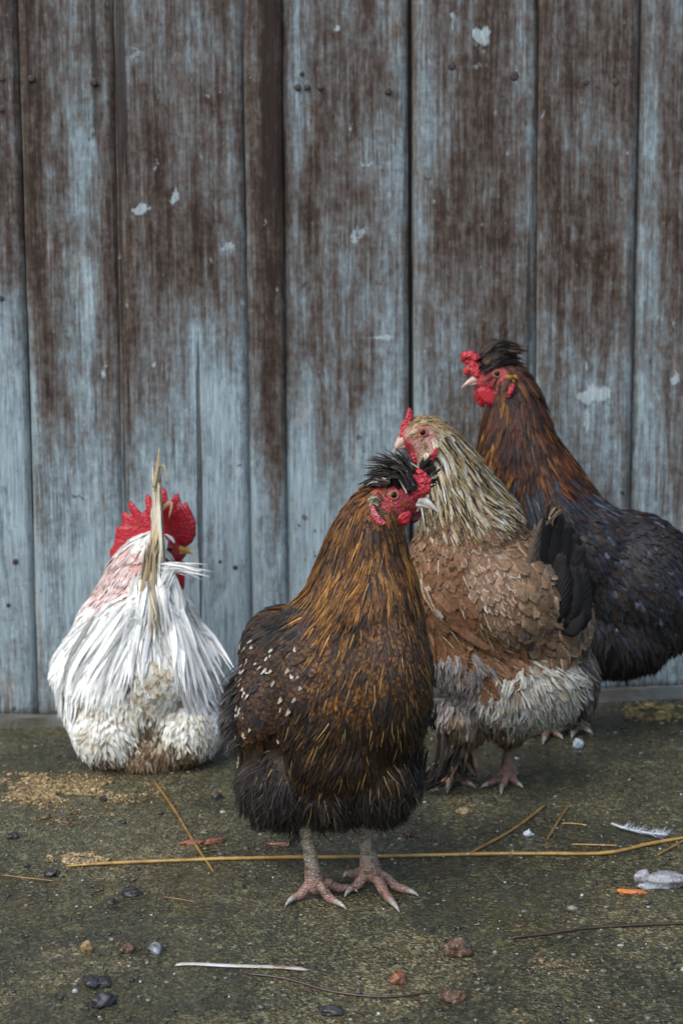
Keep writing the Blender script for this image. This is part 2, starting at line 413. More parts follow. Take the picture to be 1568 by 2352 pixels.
PALE = [(300, 1330, 330, 300, 1.6), (480, 860, 60, 190, 1.2), (500, 1100, 90, 220, .7), (30, 880, 48, 210, 2.2), (40, 1220, 50, 330, .9),
        (190, 250, 28, 420, .75), (195, 800, 25, 420, .7), (690, 120, 26, 260, 1.0), (690, 1050, 36, 450, .8), (905, 300, 34, 330, .9), (880, 900, 60, 300, .5),
        (968, 350, 16, 500, .9), (960, 900, 20, 300, .6), (1490, 300, 24, 420, .9), (1490, 950, 40, 400, .9), (1400, 1010, 60, 160, .7), (1330, 930, 60, 90, .5),
        (620, 1380, 170, 280, 1.05), (1220, 500, 10, 500, .9), (1195, 250, 22, 260, .4), (1330, 130, 14, 260, .4), (1450, 1500, 110, 90, .6), (820, 1300, 200, 280, .95), (1040, 850, 60, 60, .3)]
BROWN = [(612, 420, 26, 620, 1.5), (618, 1000, 22, 260, .9), (634, 420, 17, 760, 1.8), (80, 420, 20, 420, .9), (100, 880, 24, 300, .7), (350, 640, 110, 200, .5), (330, 380, 90, 200, .35),  # brown wood; the strongest narrow strip paints in a plank edge's shaded recess
         (265, 640, 16, 400, .4), (440, 560, 80, 200, .35), (1255, 230, 18, 330, 1.0), (1290, 600, 60, 150, .6), (1370, 620, 60, 120, .5), (1060, 480, 70, 300, .5), (1130, 330, 60, 260, .3), (780, 330, 70, 220, .45),
         (740, 760, 50, 220, .5), (1545, 620, 40, 300, .7), (20, 300, 34, 340, .6), (15, 560, 40, 90, .6), (1140, 700, 60, 160, .4), (1350, 300, 70, 250, .35), (280, 900, 22, 260, .6), (1400, 760, 50, 90, .4)]
WHITE = [(325, 480, 24, 16, 1), (400, 455, 16, 18, .95), (338, 563, 10, 13, .9), (429, 567, 7, 13, .95), (527, 565, 26, 20, .62), (1105, 85, 24, 30, .95), (1100, 160, 17, 14, .8), (1062, 185, 12, 12, .8), (780, 65, 12, 8, .9),
         (840, 375, 13, 9, .85), (820, 540, 28, 24, .7), (1375, 905, 42, 20, .95), (1335, 915, 18, 16, .9), (1345, 965, 8, 34, .9), (1390, 960, 7, 30, .8), (1547, 870, 22, 16, .95), (1035, 40, 12, 34, .8), (143, 550, 4, 60, .8), (128, 480, 4, 30, .8),
         (408, 60, 4, 90, .85), (310, 120, 30, 40, .5), (240, 850, 10, 30, .6), (1505, 730, 14, 20, .5), (880, 775, 60, 4, .75), (345, 850, 14, 30, .7)]
# seams: (x at the top of the picture, x at the foot)  -> boards between them
SEAM = [(-150, -98), (41, 88), (262, 290), (558, 580), (645, 664), (942, 948), (1235, 1222), (1468, 1437), (1705, 1665)]
TOPZ = 1.85
edges = []
for xt, xb in SEAM:
    ut, zt = wall_uv(xt, 0); ub, zb = wall_uv(xb, 1580)
    k = (ut - ub) / (zt - zb); edges.append((ub - k * zb, k))     # u = a + k z
GAP = [0.002, 0.0009, 0.0001, 0.0002, 0.0006, 0.0040, 0.0006, 0.0026, 0.002]
OUT = [0.000, 0.002, 0.0012, 0.0014, -0.002, 0.006, 0.0055, 0.001, 0.003, 0.0]
first = edges[0][0]; last = edges[-1][0]
left_extra = [(first - 0.24 * k, 0.0) for k in range(4, 0, -1)]; right_extra = [(last + 0.23 * k, 0.0) for k in range(1, 5)]
alle = left_extra + edges + right_extra
allgap = [0.002] * 4 + GAP + [0.002] * 4
allout = [0.003, 0.0, 0.004, 0.001] + OUT + [0.002, 0.0, 0.004, 0.001]
NAILS = []
for i in range(len(alle) - 1):
    (a0, k0), (a1, k1) = alle[i], alle[i + 1]
    nx, nz_ = max(6, int((a1 - a0) / 0.011)), 150
    zz = np.linspace(SILL_H - 0.004 + random.uniform(0, .003), TOPZ + random.uniform(-.02, .02), nz_)
    ph = random.uniform(0, 50)
    jl = np.array([noise.noise((ph, z * 3.1, 0)) * 0.0030 + noise.noise((ph, z * 13, 4)) * 0.0010 for z in zz])
    jr = np.array([noise.noise((ph + 9, z * 3.1, 0)) * 0.0030 + noise.noise((ph + 9, z * 13, 4)) * 0.0010 for z in zz])
    gl, gr = allgap[i], allgap[i + 1]
    L = a0 + k0 * zz + gl + jl * (0.35 if gl > 0.002 else 1) * .7; R = a1 + k1 * zz - gr + jr * (0.35 if gr > .002 else 1) * .7
    t = np.linspace(0, 1, nx)[None, :]
    U = L[:, None] * (1 - t) + R[:, None] * t; Z = np.repeat(zz[:, None], nx, 1)
    cup = 0.0016 * (1 - (2 * t - 1) ** 2) * random.choice((-1, 1))
    rnd_e = -0.0012 * np.exp(-((np.minimum(t, 1 - t) * (a1 - a0)) / 0.0025) ** 2)
    D = allout[i] + cup + rnd_e + 0.002 * np.sin(zz * 2.2 + ph)[:, None] + 0 * U
    fr = np.stack((wl0.x + wdir.x * U + wnorm.x * D, wl0.y + wdir.y * U + wnorm.y * D, Z), -1)
    bk = np.stack((wl0.x + wdir.x * U - wnorm.x * .024, wl0.y + wdir.y * U - wnorm.y * .024, Z), -1)
    # front grid + rim to the back outline
    idx = np.arange(nz_ * nx).reshape(nz_, nx)
    q = np.stack((idx[:-1, :-1], idx[:-1, 1:], idx[1:, 1:], idx[1:, :-1]), -1).reshape(-1, 4)
    ring = np.concatenate((idx[0, :], idx[1:, -1], idx[-1, -2::-1], idx[-2:0:-1, 0]))
    bv = bk.reshape(-1, 3)[ring]; b0 = nz_ * nx
    rn = np.arange(len(ring)); r2 = (rn + 1) % len(ring)
    q2 = np.stack((ring[r2], ring[rn], b0 + rn, b0 + r2), -1)
    V = np.vstack((fr.reshape(-1, 3), bv))
    me = fast_mesh('plank', V, np.vstack((q, q2)))
    Uf = np.concatenate((U.ravel(), U.ravel()[ring])); Zf = np.concatenate((Z.ravel(), Z.ravel()[ring]))
    tt = np.concatenate(((0 * U + np.minimum(t, 1 - t) * (a1 - a0)).ravel(), np.zeros(len(ring))))
    base_p = np.clip((0.62 - Zf) / 0.5, -0.7, 1) * 0.42
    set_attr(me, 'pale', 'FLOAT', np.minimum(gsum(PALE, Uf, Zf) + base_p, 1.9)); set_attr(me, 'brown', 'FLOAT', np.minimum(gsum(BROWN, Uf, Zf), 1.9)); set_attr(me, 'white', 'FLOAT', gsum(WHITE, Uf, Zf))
    set_attr(me, 'edge', 'FLOAT', np.exp(-(tt / 0.0032) ** 2) * 0.5); set_attr(me, 'plank_seed', 'FLOAT', np.full(len(V), i * 0.37 + 0.11))
    link('plank', me, M_WOOD, wall)
# added dark sheet behind the gaps, stops light leaking between planks
def boxmesh(u0, u1, z0, z1, o0, o1, seg=1, wob=0.0):
    V, Fc = [], []
    us = np.linspace(u0, u1, seg + 1)
    for k, u in enumerate(us):
        w = lambda a: wob * noise.noise((u * 5 + a, a, 0.3)) + 0.4 * wob * noise.noise((u * 23 + a, a, 1.3))
        V += [wall_pt(u, z0, o1 + w(1)), wall_pt(u, z1 + w(2), o1 + w(3)), wall_pt(u, z1 + w(4), o0), wall_pt(u, z0, o0)]
    for k in range(seg):
        for j in range(4):
            Fc.append((k * 4 + j, (k + 1) * 4 + j, (k + 1) * 4 + (j + 1) % 4, k * 4 + (j + 1) % 4))
    Fc += [(0, 1, 2, 3), (seg * 4 + 3, seg * 4 + 2, seg * 4 + 1, seg * 4)]
    return mesh('box', V, Fc)
M_LIGHT_BLOCK = mat_speckle('light_block_dark', (0.020, 0.016, 0.012), (0.035, 0.026, 0.02), None, 0.8, 40, grain=(1, 1, .1))
link('light_block_backing', boxmesh(alle[0][0], alle[-1][0], 0.0, TOPZ - .02, -0.060, -0.0242), M_LIGHT_BLOCK, wall, smooth=False)
M_SILL = mat_speckle('sill_wood', (0.17, 0.175, 0.16), (0.085, 0.07, 0.048), (0.045, 0.035, 0.025), 0.6, 22, 0.6, 0.004, grain=(0.35, 1, 1), rvar=0.15)
link('sill', boxmesh(alle[0][0], alle[-1][0], -0.01, SILL_H, -0.02, 0.026, 300, 0.008), M_SILL, wall, smooth=False)
M_NAIL = mat_speckle('rusty_nail', (0.030, 0.022, 0.018), (0.06, 0.035, 0.022), None, 0.6, 300)
for (x, y, r) in [(5, 180, 8), (73, 181, 9), (216, 189, 10), (310, 186, 7), (290, 254, 5), (515, 203, 8), (684, 200, 9), (706, 199, 8), (736, 201, 7), (694, 168, 6), (892, 209, 9), (1034, 153, 12), (1177, 176, 13),
                  (1342, 190, 9), (1410, 190, 10), (1508, 184, 9), (4, 252, 6), (3, 685, 7), (540, 1303, 7), (505, 1290, 6), (36, 1290, 8), (20, 1390, 6), (1425, 1130, 6)]:
    u, z = wall_uv(x, y)
    k = [j for j in range(len(alle) - 1) if alle[j][0] + alle[j][1] * z <= u][-1]
    V = []; Fc = []
    for a, (rr, o) in enumerate(((0, 0.0016), (.6, .0017), (.85, 0.0012), (.95, -0.004))):
        for j in range(8):
            th = j * math.pi / 4; w = 1 + .18 * noise.noise((x, j * 1.7, y))
            V.append(wall_pt(u + math.cos(th) * rr * r * WS * w, z + math.sin(th) * rr * r * WS * w, allout[k] + o))
        if a:
            for j in range(8): Fc.append(((a - 1) * 8 + j, (a - 1) * 8 + (j + 1) % 8, a * 8 + (j + 1) % 8, a * 8 + j))
    link('nail', mesh('nail', V, Fc), M_NAIL, wall)

# ------------------------------------------------------------------ plumage machinery
VLEV = np.array([0.0, 0.28, 0.55, 0.80, 1.0])
SHAPES = {'round': np.array([.40, .86, 1.0, .92, .30]), 'lance': np.array([.55, 1.0, .85, .50, .03]),
          'hair': np.array([1.0, .9, .72, .45, .06]), 'oval': np.array([.45, .95, 1.0, .74, .12])}
PAL = {}
def pal(name, *variants):
    """variant: (weight, colA, colB, stripe, tip, bar, width factor)"""
    w = np.array([v[0] for v in variants], float); PAL[name] = (w / w.sum(), variants)
def avgcol(name):
    w, vs_ = PAL[name]; return sum(wi * np.array(v[1]) for wi, v in zip(w, vs_))
NO = -1.0; NT_ = 2.0

class Bird:
    def __init__(s, name, Y0, foot_px, label, cat, group=None):
        s.Y0 = Y0; s.k = Y0 / F * 1.01; s.root = empty(name, Vector((at(*foot_px, Y0).x, Y0, 0)))
        s.root['_o'] = list(s.root.location); tag(s.root, label, cat, group); s.parts = []; s.guides = []; s.bj = .22
    def p(s, x, y, dy=0.0): return at(x, y, s.Y0 + dy * s.k)
    def blob(s, x, y, rx, rz, ry, dy=0.0, tilt=0.0, yaw=0.0):
        R = rotZ(math.radians(yaw)) @ rotY(math.radians(tilt))
        s.parts.append((np.array(s.p(x, y, dy)), np.array((rx, ry, rz)) * s.k, R))
    def chain(s, pts, n):
        P = [(*s.p(x, y, dy), r * s.k) for x, y, dy, r in pts]; s.parts += chain_parts(P, n)
    def build(s, voxel=0.004, it=10):
        s.me = union_mesh('body', s.parts, voxel, it); me = s.me
        n = len(me.vertices); s.V = np.empty(n * 3, np.float32); me.vertices.foreach_get('co', s.V); s.V = s.V.reshape(-1, 3).astype(float)
        me.calc_loop_triangles(); m = len(me.loop_triangles); s.T = np.empty(m * 3, np.int32); me.loop_triangles.foreach_get('vertices', s.T); s.T = s.T.reshape(-1, 3)
        a, b, c = s.V[s.T[:, 0]], s.V[s.T[:, 1]], s.V[s.T[:, 2]]
        fn = np.cross(b - a, c - a); s.area = np.linalg.norm(fn, axis=1) / 2
        s.N = np.zeros_like(s.V)
        for j in range(3): np.add.at(s.N, s.T[:, j], fn)
        s.N /= np.linalg.norm(s.N, axis=1)[:, None] + 1e-12
        s.bvh = BVHTree.FromPolygons([tuple(v) for v in s.V], s.T.tolist())
    def hit(s, x, y):
        d = ray(x, y).normalized(); h = s.bvh.ray_cast(CAM, d)
        return (h[0], h[1]) if h[0] is not None else (None, None)
    def hit2(s, x, y):
        d = ray(x, y).normalized(); h = s.bvh.ray_cast(CAM + d * 6, -d)
        return h[0]
    def guide(s, grp, palette, shape, Lp, Wp, pairs, lift=7, hug=.85, dens=1.0, grav=0.0, clump=0.0, jit=.12, both=True, bias=0.0):
        for q in pairs:
            x, y, x2, y2 = q[:4]
            a, nrm = s.hit(x, y); b, _ = s.hit(x2, y2)
            if a is None: a = s.p(x, y)
            d = (b - a) if b is not None else (at(x2, y2, a.y) - a)
            if d.length > 3.0 * math.hypot(x2 - x, y2 - y) * s.k: d = at(x2, y2, a.y) - a
            s.guides.append((np.array(a), np.array(d.normalized()), grp, palette, shape, Lp, Wp, lift, hug, dens, grav, clump, jit, bias))
            if both:
                e = s.hit2(x, y)
                if e is not None and (e - a).length > 30 * s.k:
                    f = at(x2, y2, e.y) - e
                    s.guides.append((np.array(e), np.array(f.normalized()), grp, palette, shape, Lp, Wp, lift, hug, dens, grav, clump, jit, bias))
    def assign(s, P, sig):
        GP = np.array([g[0] for g in s.guides]); bias = np.array([g[13] for g in s.guides]) * s.k
        Pj = P + rng.normal(0, sig * s.k, P.shape)
        d = np.sqrt(((Pj[:, None, :] - GP[None]) ** 2).sum(-1)) - bias
        d0 = ((P[:, None, :] - GP[None]) ** 2).sum(-1)
        return d.argmin(1), d0
    def finish_body(s, down=0.8):
        me = s.me; idx, _ = s.assign(s.V, 4)
        colr = np.ones((len(s.V), 4)); sk = np.zeros(len(s.V))
        for gi, g in enumerate(s.guides):
            mk = idx == gi; c = avgcol(g[3]); f = 1.0 if g[3].startswith('skin') else down
            colr[mk, :3] = c * f; sk[mk] = 1.0 if g[3].startswith('skin') else 0.0
        set_attr(me, 'col', 'FLOAT_COLOR', colr); set_attr(me, 'skin', 'FLOAT', sk)
        s.body = link('body', me, M_BODY, s.root)
    def feathers(s, n, mat, sig=14, seed=1, names=None):
        r = np.random.default_rng(seed)
        cum = np.cumsum(s.area); t = np.searchsorted(cum, r.random(n) * cum[-1])
        w = r.random((n, 2)); fl = w.sum(1) > 1; w[fl] = 1 - w[fl]
        tri = s.T[t]; bc = np.stack((1 - w.sum(1), w[:, 0], w[:, 1]), 1)[:, :, None]
        P = (s.V[tri] * bc).sum(1); Nn = (s.N[tri] * bc).sum(1); Nn /= np.linalg.norm(Nn, axis=1)[:, None]
        idx, d0 = s.assign(P, sig)
        g = s.guides
        arr = lambda j: np.array([x[j] for x in g])
        dens = arr(9).astype(float); ok = r.random(n) < dens[idx] / dens.max()
        ok &= ~np.array([x[3].startswith('skin') for x in g])[idx]
        P, Nn, idx, d0 = P[ok], Nn[ok], idx[ok], d0[ok]; n = len(P)
        ww = 1 / (d0 + (15 * s.k) ** 2) ** 2; ww /= ww.sum(1)[:, None]
        D = ww @ np.array([x[1] for x in g])
        ang_n = np.array([noise.noise(p * 38) for p in map(Vector, P)]) * 0.35
        ja = r.normal(0, 1, n) * arr(12)[idx] + ang_n
        D -= Nn * (D * Nn).sum(1)[:, None]; D /= np.linalg.norm(D, axis=1)[:, None] + 1e-9
        S = np.cross(D, Nn); D = D * np.cos(ja)[:, None] + S * np.sin(ja)[:, None]
        L = arr(5)[idx] * s.k * np.where(np.array([x[4] == 'hair' for x in g])[idx], r.uniform(.35, 1.3, n), r.uniform(.7, 1.25, n)); Wd = arr(6)[idx] * s.k * r.uniform(.75, 1.25, n) * 0.5
        lift, hug, grav, clump = arr(7)[idx] * s.k, arr(8)[idx], arr(10)[idx], arr(11)[idx]
        shp = np.array([SHAPES[x[4]] for x in g])[idx]
        base = P - Nn * (2.0 * s.k)
        lo = r.uniform(0, 1, n)
        # colours
        ca, cb, pt = np.zeros((n, 3)), np.zeros((n, 3)), np.zeros((n, 3))
        for pn in set(x[3] for x in g):
            if pn.startswith('skin'): continue
            mk = np.array([x[3] == pn for x in g])[idx]; m = mk.sum()
            if not m: continue
            wts, var = PAL[pn]; ch = r.choice(len(var), m, p=wts)
            ca[mk] = np.array([v[1] for v in var])[ch]; cb[mk] = np.array([v[2] for v in var])[ch]
            pt[mk] = np.array([(v[3], v[4], v[5]) for v in var])[ch]; Wd[mk] *= np.array([v[6] for v in var])[ch]
            lo[mk] += np.array([0.8 if v[6] < .5 else 0 for v in var])[ch]
        lf = np.array([noise.noise(p * 22 + Vector((3, 1, 7))) for p in map(Vector, P)])
        br = np.exp(r.normal(0, s.bj, n) + lf * .45)[:, None]; ca *= br; cb *= np.exp(r.normal(0, .15, n))[:, None]
        # centre lines
        C = np.zeros((n, 5, 3)); NN = np.zeros((n, 5, 3)); C[:, 0] = base; NN[:, 0] = Nn
        tip_free = P + D * L[:, None]
        if clump.max() > 0:                          # wet strands gather to shared tips
            K = max(8, n // 9); lead = r.choice(n, K, replace=False); near = np.empty(n, int)
            for a in range(0, n, 2000):
                dd = ((P[a:a + 2000, None] - P[lead][None]) ** 2).sum(-1); near[a:a + 2000] = lead[dd.argmin(1)]
            delta = (P[near] + D[near] * L[near][:, None]) - tip_free
            dl = np.linalg.norm(delta, axis=1)[:, None]; delta *= np.minimum(1, 0.6 * L[:, None] / (dl + 1e-9))
        else: delta = np.zeros((n, 3))
        for j in range(1, 5):
            v = VLEV[j]
            q = P + D * (L * v)[:, None] + delta * (clump * v ** 1.6)[:, None]
            q[:, 2] -= grav * L * v * v
            sn = np.empty((n, 3)); sn_n = np.empty((n, 3)); nearest = s.bvh.find_nearest
            for i, p in enumerate(q):
                h = nearest(p); sn[i] = h[0]; sn_n[i] = h[1]
            hh = hug[:, None]
            sn_n = sn_n * hh + Nn * (1 - hh); sn_n /= np.linalg.norm(sn_n, axis=1)[:, None] + 1e-9
            C[:, j] = sn * hh + q * (1 - hh) + sn_n * (lift * (0.25 * lo + (0.55 + .5 * lo) * v ** 1.2))[:, None]
            NN[:, j] = sn_n
        s.strips(C, NN, Wd, shp, ca, cb, pt, r, [g[i][2] for i in idx], mat)
    def strips(s, C, NN, Wd, shp, ca, cb, pt, r, grp, mat, split=True):
        n, LV = C.shape[0], C.shape[1]
        Tn = np.empty_like(C); Tn[:, 1:-1] = C[:, 2:] - C[:, :-2]; Tn[:, 0] = C[:, 1] - C[:, 0]; Tn[:, -1] = C[:, -1] - C[:, -2]
        S = np.cross(Tn, NN); S /= np.linalg.norm(S, axis=2)[:, :, None] + 1e-12
        wj = (Wd[:, None] * shp)[:, :, None]
        Vv = np.stack((C - S * wj - NN * wj * .22, C + NN * wj * .06, C + S * wj - NN * wj * .22), 2)      # n,LV,3,3
        rnd = r.random(n)
        u = np.broadcast_to(np.array((-1., 0, 1.))[None, None, :], (n, LV, 3)); vl = np.linspace(0, 1, LV) if LV != 5 else VLEV
        v = np.broadcast_to(vl[None, :, None], (n, LV, 3)); rr = np.broadcast_to(rnd[:, None, None], (n, LV, 3))
        fuv = np.stack((u, v, rr), -1)
        i0 = np.arange(LV * 3).reshape(LV, 3)
        q = np.stack((i0[:-1, :-1], i0[:-1, 1:], i0[1:, 1:], i0[1:, :-1]), -1).reshape(-1, 4)
        grp = np.array(grp)
        for gname in (sorted(set(grp)) if split else [grp[0]]):
            mk = grp == gname if split else np.ones(n, bool); m = mk.sum()
            if not m: continue
            Q = (q[None] + (np.arange(m) * LV * 3)[:, None, None]).reshape(-1, 4)
            me = fast_mesh(gname, Vv[mk].reshape(-1, 3), Q)
            rep = lambda a: np.repeat(a[mk], LV * 3, axis=0)
            one = np.ones((m * LV * 3, 1))
            set_attr(me, 'col_a', 'FLOAT_COLOR', np.hstack((rep(ca), one))); set_attr(me, 'col_b', 'FLOAT_COLOR', np.hstack((rep(cb), one)))
            set_attr(me, 'fuv', 'FLOAT_VECTOR', fuv[mk].reshape(-1, 3)); set_attr(me, 'pat', 'FLOAT_VECTOR', rep(pt))
            o = link(gname, me, mat, s.root)
            if m > 1: o['kind'] = 'stuff'
    def tuft(s, gname, strokes, mat, seed=3, LV=6, nj=.7):
        """strokes: (count, [(x,y,dy)...], root spread, tip spread, width, palette)"""
        r = np.random.default_rng(seed); Cs, Ws, As, Bs, Ps, Sh = [], [], [], [], [], []
        for cnt, pts, rs, ts, wd, pn in strokes:
            wts, var = PAL[pn]
            for _ in range(cnt):
                j0, j1 = r.normal(0, 1, 3) * rs, r.normal(0, 1, 3) * ts; k = len(pts)
                q = [s.p(x + j0[0] * (1 - a) + j1[0] * a, y + j0[1] * (1 - a) + j1[1] * a, dy + (j0[2] * (1 - a) + j1[2] * a)) for a, (x, y, dy) in zip(np.linspace(0, 1, k), pts)]
                lc = r.uniform(.72, 1.0)
                c = catmull([tuple(z) for z in q], 24); c = c[np.linspace(0, 23 * lc, LV).astype(int)]
                Cs.append(c); v = var[r.choice(len(var), p=wts)]; b = math.exp(r.normal(0, .25))
                Ws.append(wd * s.k * .5 * r.uniform(.6, 1.3) * v[6]); As.append(np.array(v[1]) * b); Bs.append(np.array(v[2])); Ps.append((v[3], v[4], v[5]))
                Sh.append(np.array([.7, 1, .95, .8, .5, .05]) if LV == 6 else np.interp(np.linspace(0, 1, LV), (0, .2, .5, .8, 1), (.7, 1, .95, .7, .05)))
        C = np.array(Cs); n = len(C)
        view = np.array(CAM)[None, None] - C; view /= np.linalg.norm(view, axis=2)[:, :, None]
        NN = view + r.normal(0, nj, (n, 1, 3)); NN /= np.linalg.norm(NN, axis=2)[:, :, None]
        s.strips(C, NN, np.array(Ws), np.array(Sh), np.array(As), np.array(Bs), np.array(Ps), r, [gname] * n, mat)
    def big_feather(s, name, pts, wprof, face, pn, mat, seed, LV=12, NA=5):
        """one large feather: centre line through pts (x,y,dy); face = normal hint (world)"""
        r = np.random.default_rng(seed)
        c = catmull([tuple(s.p(*q)) for q in pts], LV); w = np.interp(np.linspace(0, 1, LV), np.linspace(0, 1, len(wprof)), wprof) * s.k * .5
        Tn = np.gradient(c, axis=0); Nv = np.array(face, float)[None] + 0 * c
        S = np.cross(Tn, Nv); S /= np.linalg.norm(S, axis=1)[:, None]; Nv = np.cross(S, Tn); Nv /= np.linalg.norm(Nv, axis=1)[:, None]
        uu = np.linspace(-1, 1, NA); V = np.zeros((LV, NA, 3)); fuv = np.zeros((LV, NA, 3))
        for a, u_ in enumerate(uu):
            rag = 1 + (r.normal(0, .06, LV) if abs(u_) > .9 else 0)
            V[:, a] = c + S * (w * u_ * rag)[:, None] - Nv * (w * .28 * u_ * u_)[:, None]
            fuv[:, a] = np.stack((np.full(LV, u_), np.linspace(0, 1, LV), np.full(LV, r.random())), 1)
        V[-1] += np.gradient(c, axis=0)[-1] * r.normal(0, .3, NA)[:, None]
        # thin solid: front and back sheet
        V2 = V - Nv[:, None, :] * 0.0006
        i0 = np.arange(LV * NA).reshape(LV, NA); q = np.stack((i0[:-1, :-1], i0[:-1, 1:], i0[1:, 1:], i0[1:, :-1]), -1).reshape(-1, 4)
        ring = np.concatenate((i0[0], i0[1:, -1], i0[-1, -2::-1], i0[-2:0:-1, 0])); r2 = np.roll(ring, -1)
        side = np.stack((ring, ring + LV * NA, r2 + LV * NA, r2), 1)
        me = fast_mesh(name, np.vstack((V.reshape(-1, 3), V2.reshape(-1, 3))), np.vstack((q, q[:, ::-1] + LV * NA, side)))
        wts, var = PAL[pn]; v = var[r.choice(len(var), p=wts)]; n = 2 * LV * NA
        set_attr(me, 'col_a', 'FLOAT_COLOR', np.tile((*(np.array(v[1]) * math.exp(r.normal(0, .15))), 1), (n, 1))); set_attr(me, 'col_b', 'FLOAT_COLOR', np.tile((*v[2], 1), (n, 1)))
        set_attr(me, 'fuv', 'FLOAT_VECTOR', np.vstack((fuv.reshape(-1, 3),) * 2)); set_attr(me, 'pat', 'FLOAT_VECTOR', np.tile((v[3], v[4], v[5]), (n, 1)))
        return link(name, me, mat, s.root)
    # ---- bare parts
    def lumps(s, name, pts, mat, voxel=0.0012, it=3, n=0, parent=None, yscale=1.0):
        P = [(np.array(s.p(x, y, dy)), np.array((r, r * yscale, r)) * s.k, I3) for x, y, dy, r in pts]
        return link(name, union_mesh(name, P, voxel, it, sub=2), mat, parent or s.root)
    def puff(s, name, outline, centre, dy, th, mat, bend=None, parent=None, tilt_dy=None):
        """rounded slab from an outline in the picture plane, thickness th, standing at depth dy"""
        o = np.array(outline, float); c = np.array(centre, float); n = len(o)
        rings = [(1.0, 0.0), (.985, .38), (.94, .66), (.84, .88), (.6, 1.0), (.25, 1.06)]
        V, Fc = [], []
        dyf = tilt_dy or (lambda x, y: 0.0)
        def ring(sc, t):
            return [tuple(s.p(*(c + (q - c) * sc), dy + dyf(*(c + (q - c) * sc)) + t * th * .5)) for q in o]
        seq = [(sc, -t) for sc, t in reversed(rings)] + [(sc, t) for sc, t in rings[1:]]
        for sc, t in seq: V += ring(sc, t)
        m = len(seq)
        for i in range(m - 1):
            for k in range(n): Fc.append((i * n + k, i * n + (k + 1) % n, (i + 1) * n + (k + 1) % n, (i + 1) * n + k))
        V += [tuple(s.p(*c, dy + dyf(*c) - th * .53)), tuple(s.p(*c, dy + dyf(*c) + th * .53))]; a, b = len(V) - 2, len(V) - 1
        for k in range(n):
            Fc.append((a, (k + 1) % n, k)); Fc.append((b, (m - 1) * n + k, (m - 1) * n + (k + 1) % n))
        return link(name, mesh(name, V, Fc), mat, parent or s.root)
    def beak(s, base, tip, dyb, dyt, r, mat, droop=0.25, gape=0.0):
        """upper and lower mandible as one beak with two children"""
        b, t = s.p(*base, dyb), s.p(*tip, dyt); ax = t - b; Lb = ax.length
        side = Vector((0, 1, 0)); side = (side - ax * (side.dot(ax) / ax.length_squared)).normalized(); upv = ax.cross(side).normalized()
        if upv.z < 0: upv = -upv
        R = r * s.k
        def cone(v0, rh, rw, drop, ln):
            V, Fc = [], []; seg = 10; LVn = 9
            for i in range(LVn):
                f = i / (LVn - 1); q = (1 - f) ** .75
                cen = b + ax * (f * ln) + upv * (R * v0 * (1 - f) + drop * Lb * (0.35 * f * (1 - f) * 4 * .35 - f * f * .22))
                for k in range(seg):
                    th = 2 * math.pi * k / seg
                    V.append(cen + upv * math.sin(th) * rh * R * max(q, .03) + side * math.cos(th) * rw * R * max(q, .03))
                if i:
                    for k in range(seg): Fc.append(((i - 1) * seg + k, (i - 1) * seg + (k + 1) % seg, i * seg + (k + 1) % seg, i * seg + k))
            Fc += [tuple(range(seg))[::-1], tuple((LVn - 1) * seg + k for k in range(seg))]
            return mesh('beak', V, Fc)
        up_ = link('beak', cone(.30, .78, .72, 1.0 * droop * 2, 1.0), mat, s.root)
        link('lower_mandible', cone(-.42 - gape, .42, .58, droop, .80), mat, up_)
    def sd(s, x, y, off=4, default=-40):
        h, _ = s.hit(x, y)
        return ((h.y - s.Y0) / s.k if h is not None else default) - off
    def eye(s, x, y, r, mat=None):
        h, nrm = s.hit(x, y)
        if h is None: h = s.p(x, y); nrm = -ray(x, y).normalized()
        nrm = (nrm * .5 - ray(x, y).normalized() * .6).normalized(); R = r * s.k
        cen = h - nrm * R * .35
        iv, iq = ico(3)
        e = link('eye', fast_mesh('eye', iv * R + np.array(cen), iq), mat or M_EYE, s.root)
        qx = nrm.orthogonal().normalized(); qy = nrm.cross(qx)
        V = [cen + nrm * R * 1.06]; Fc = []
        for a, (f, o) in enumerate(((.40, 1.03), (.62, .86))):
            for k in range(14): V.append(cen + nrm * R * o + (qx * math.cos(k * math.tau / 14) + qy * math.sin(k * math.tau / 14)) * R * f)
        for k in range(14):
            Fc.append((0, 1 + k, 1 + (k + 1) % 14)); Fc.append((1 + k, 15 + k, 15 + (k + 1) % 14, 1 + (k + 1) % 14))
        link('pupil', mesh('pupil', V, Fc), M_PUPIL, e)
        V, Fc = [], []
        for k in range(20):
            th = k * math.tau / 20; d = qx * math.cos(th) + qy * math.sin(th)
            sq = 1 - .16 * abs((d.z))
            for j in range(8):
                ph = j * math.tau / 8
                V.append(cen + nrm * R * (.50 + .24 * math.sin(ph)) + d * R * sq * (1.02 + .22 * math.cos(ph)))
        for k in range(20):
            for j in range(8): Fc.append((k * 8 + j, k * 8 + (j + 1) % 8, ((k + 1) % 20) * 8 + (j + 1) % 8, ((k + 1) % 20) * 8 + j))
        link('eyelid', mesh('eyelid', V, Fc), M_LID, e)
    def leg(s, top, hub, toes, hind, rt_, rb, mat, dytop=0.0, toe_r=10.5, claw_len=1.0, hub_z=0.013):
        """top, hub: picture points; toes: list of (tip, claw tip) picture points on the ground"""
        hubp = G(hub[0], hub[1] + 20); hubp.z = hub_z
        topp = at(top[0], top[1], hubp.y + dytop * s.k)
        k = s.k; P = []
        tv = topp - hubp
        pts = [(*(topp + tv * .12), rt_ * k), (*topp, rt_ * k), (*(hubp + tv * .60), rt_ * k * .86), (*(hubp + tv * .3), rb * k * .92), (*(hubp + tv * .1), rb * k * 1.12), (*hubp, rb * k * 1.05)]
        P += chain_parts(pts, 36)
        claws = []
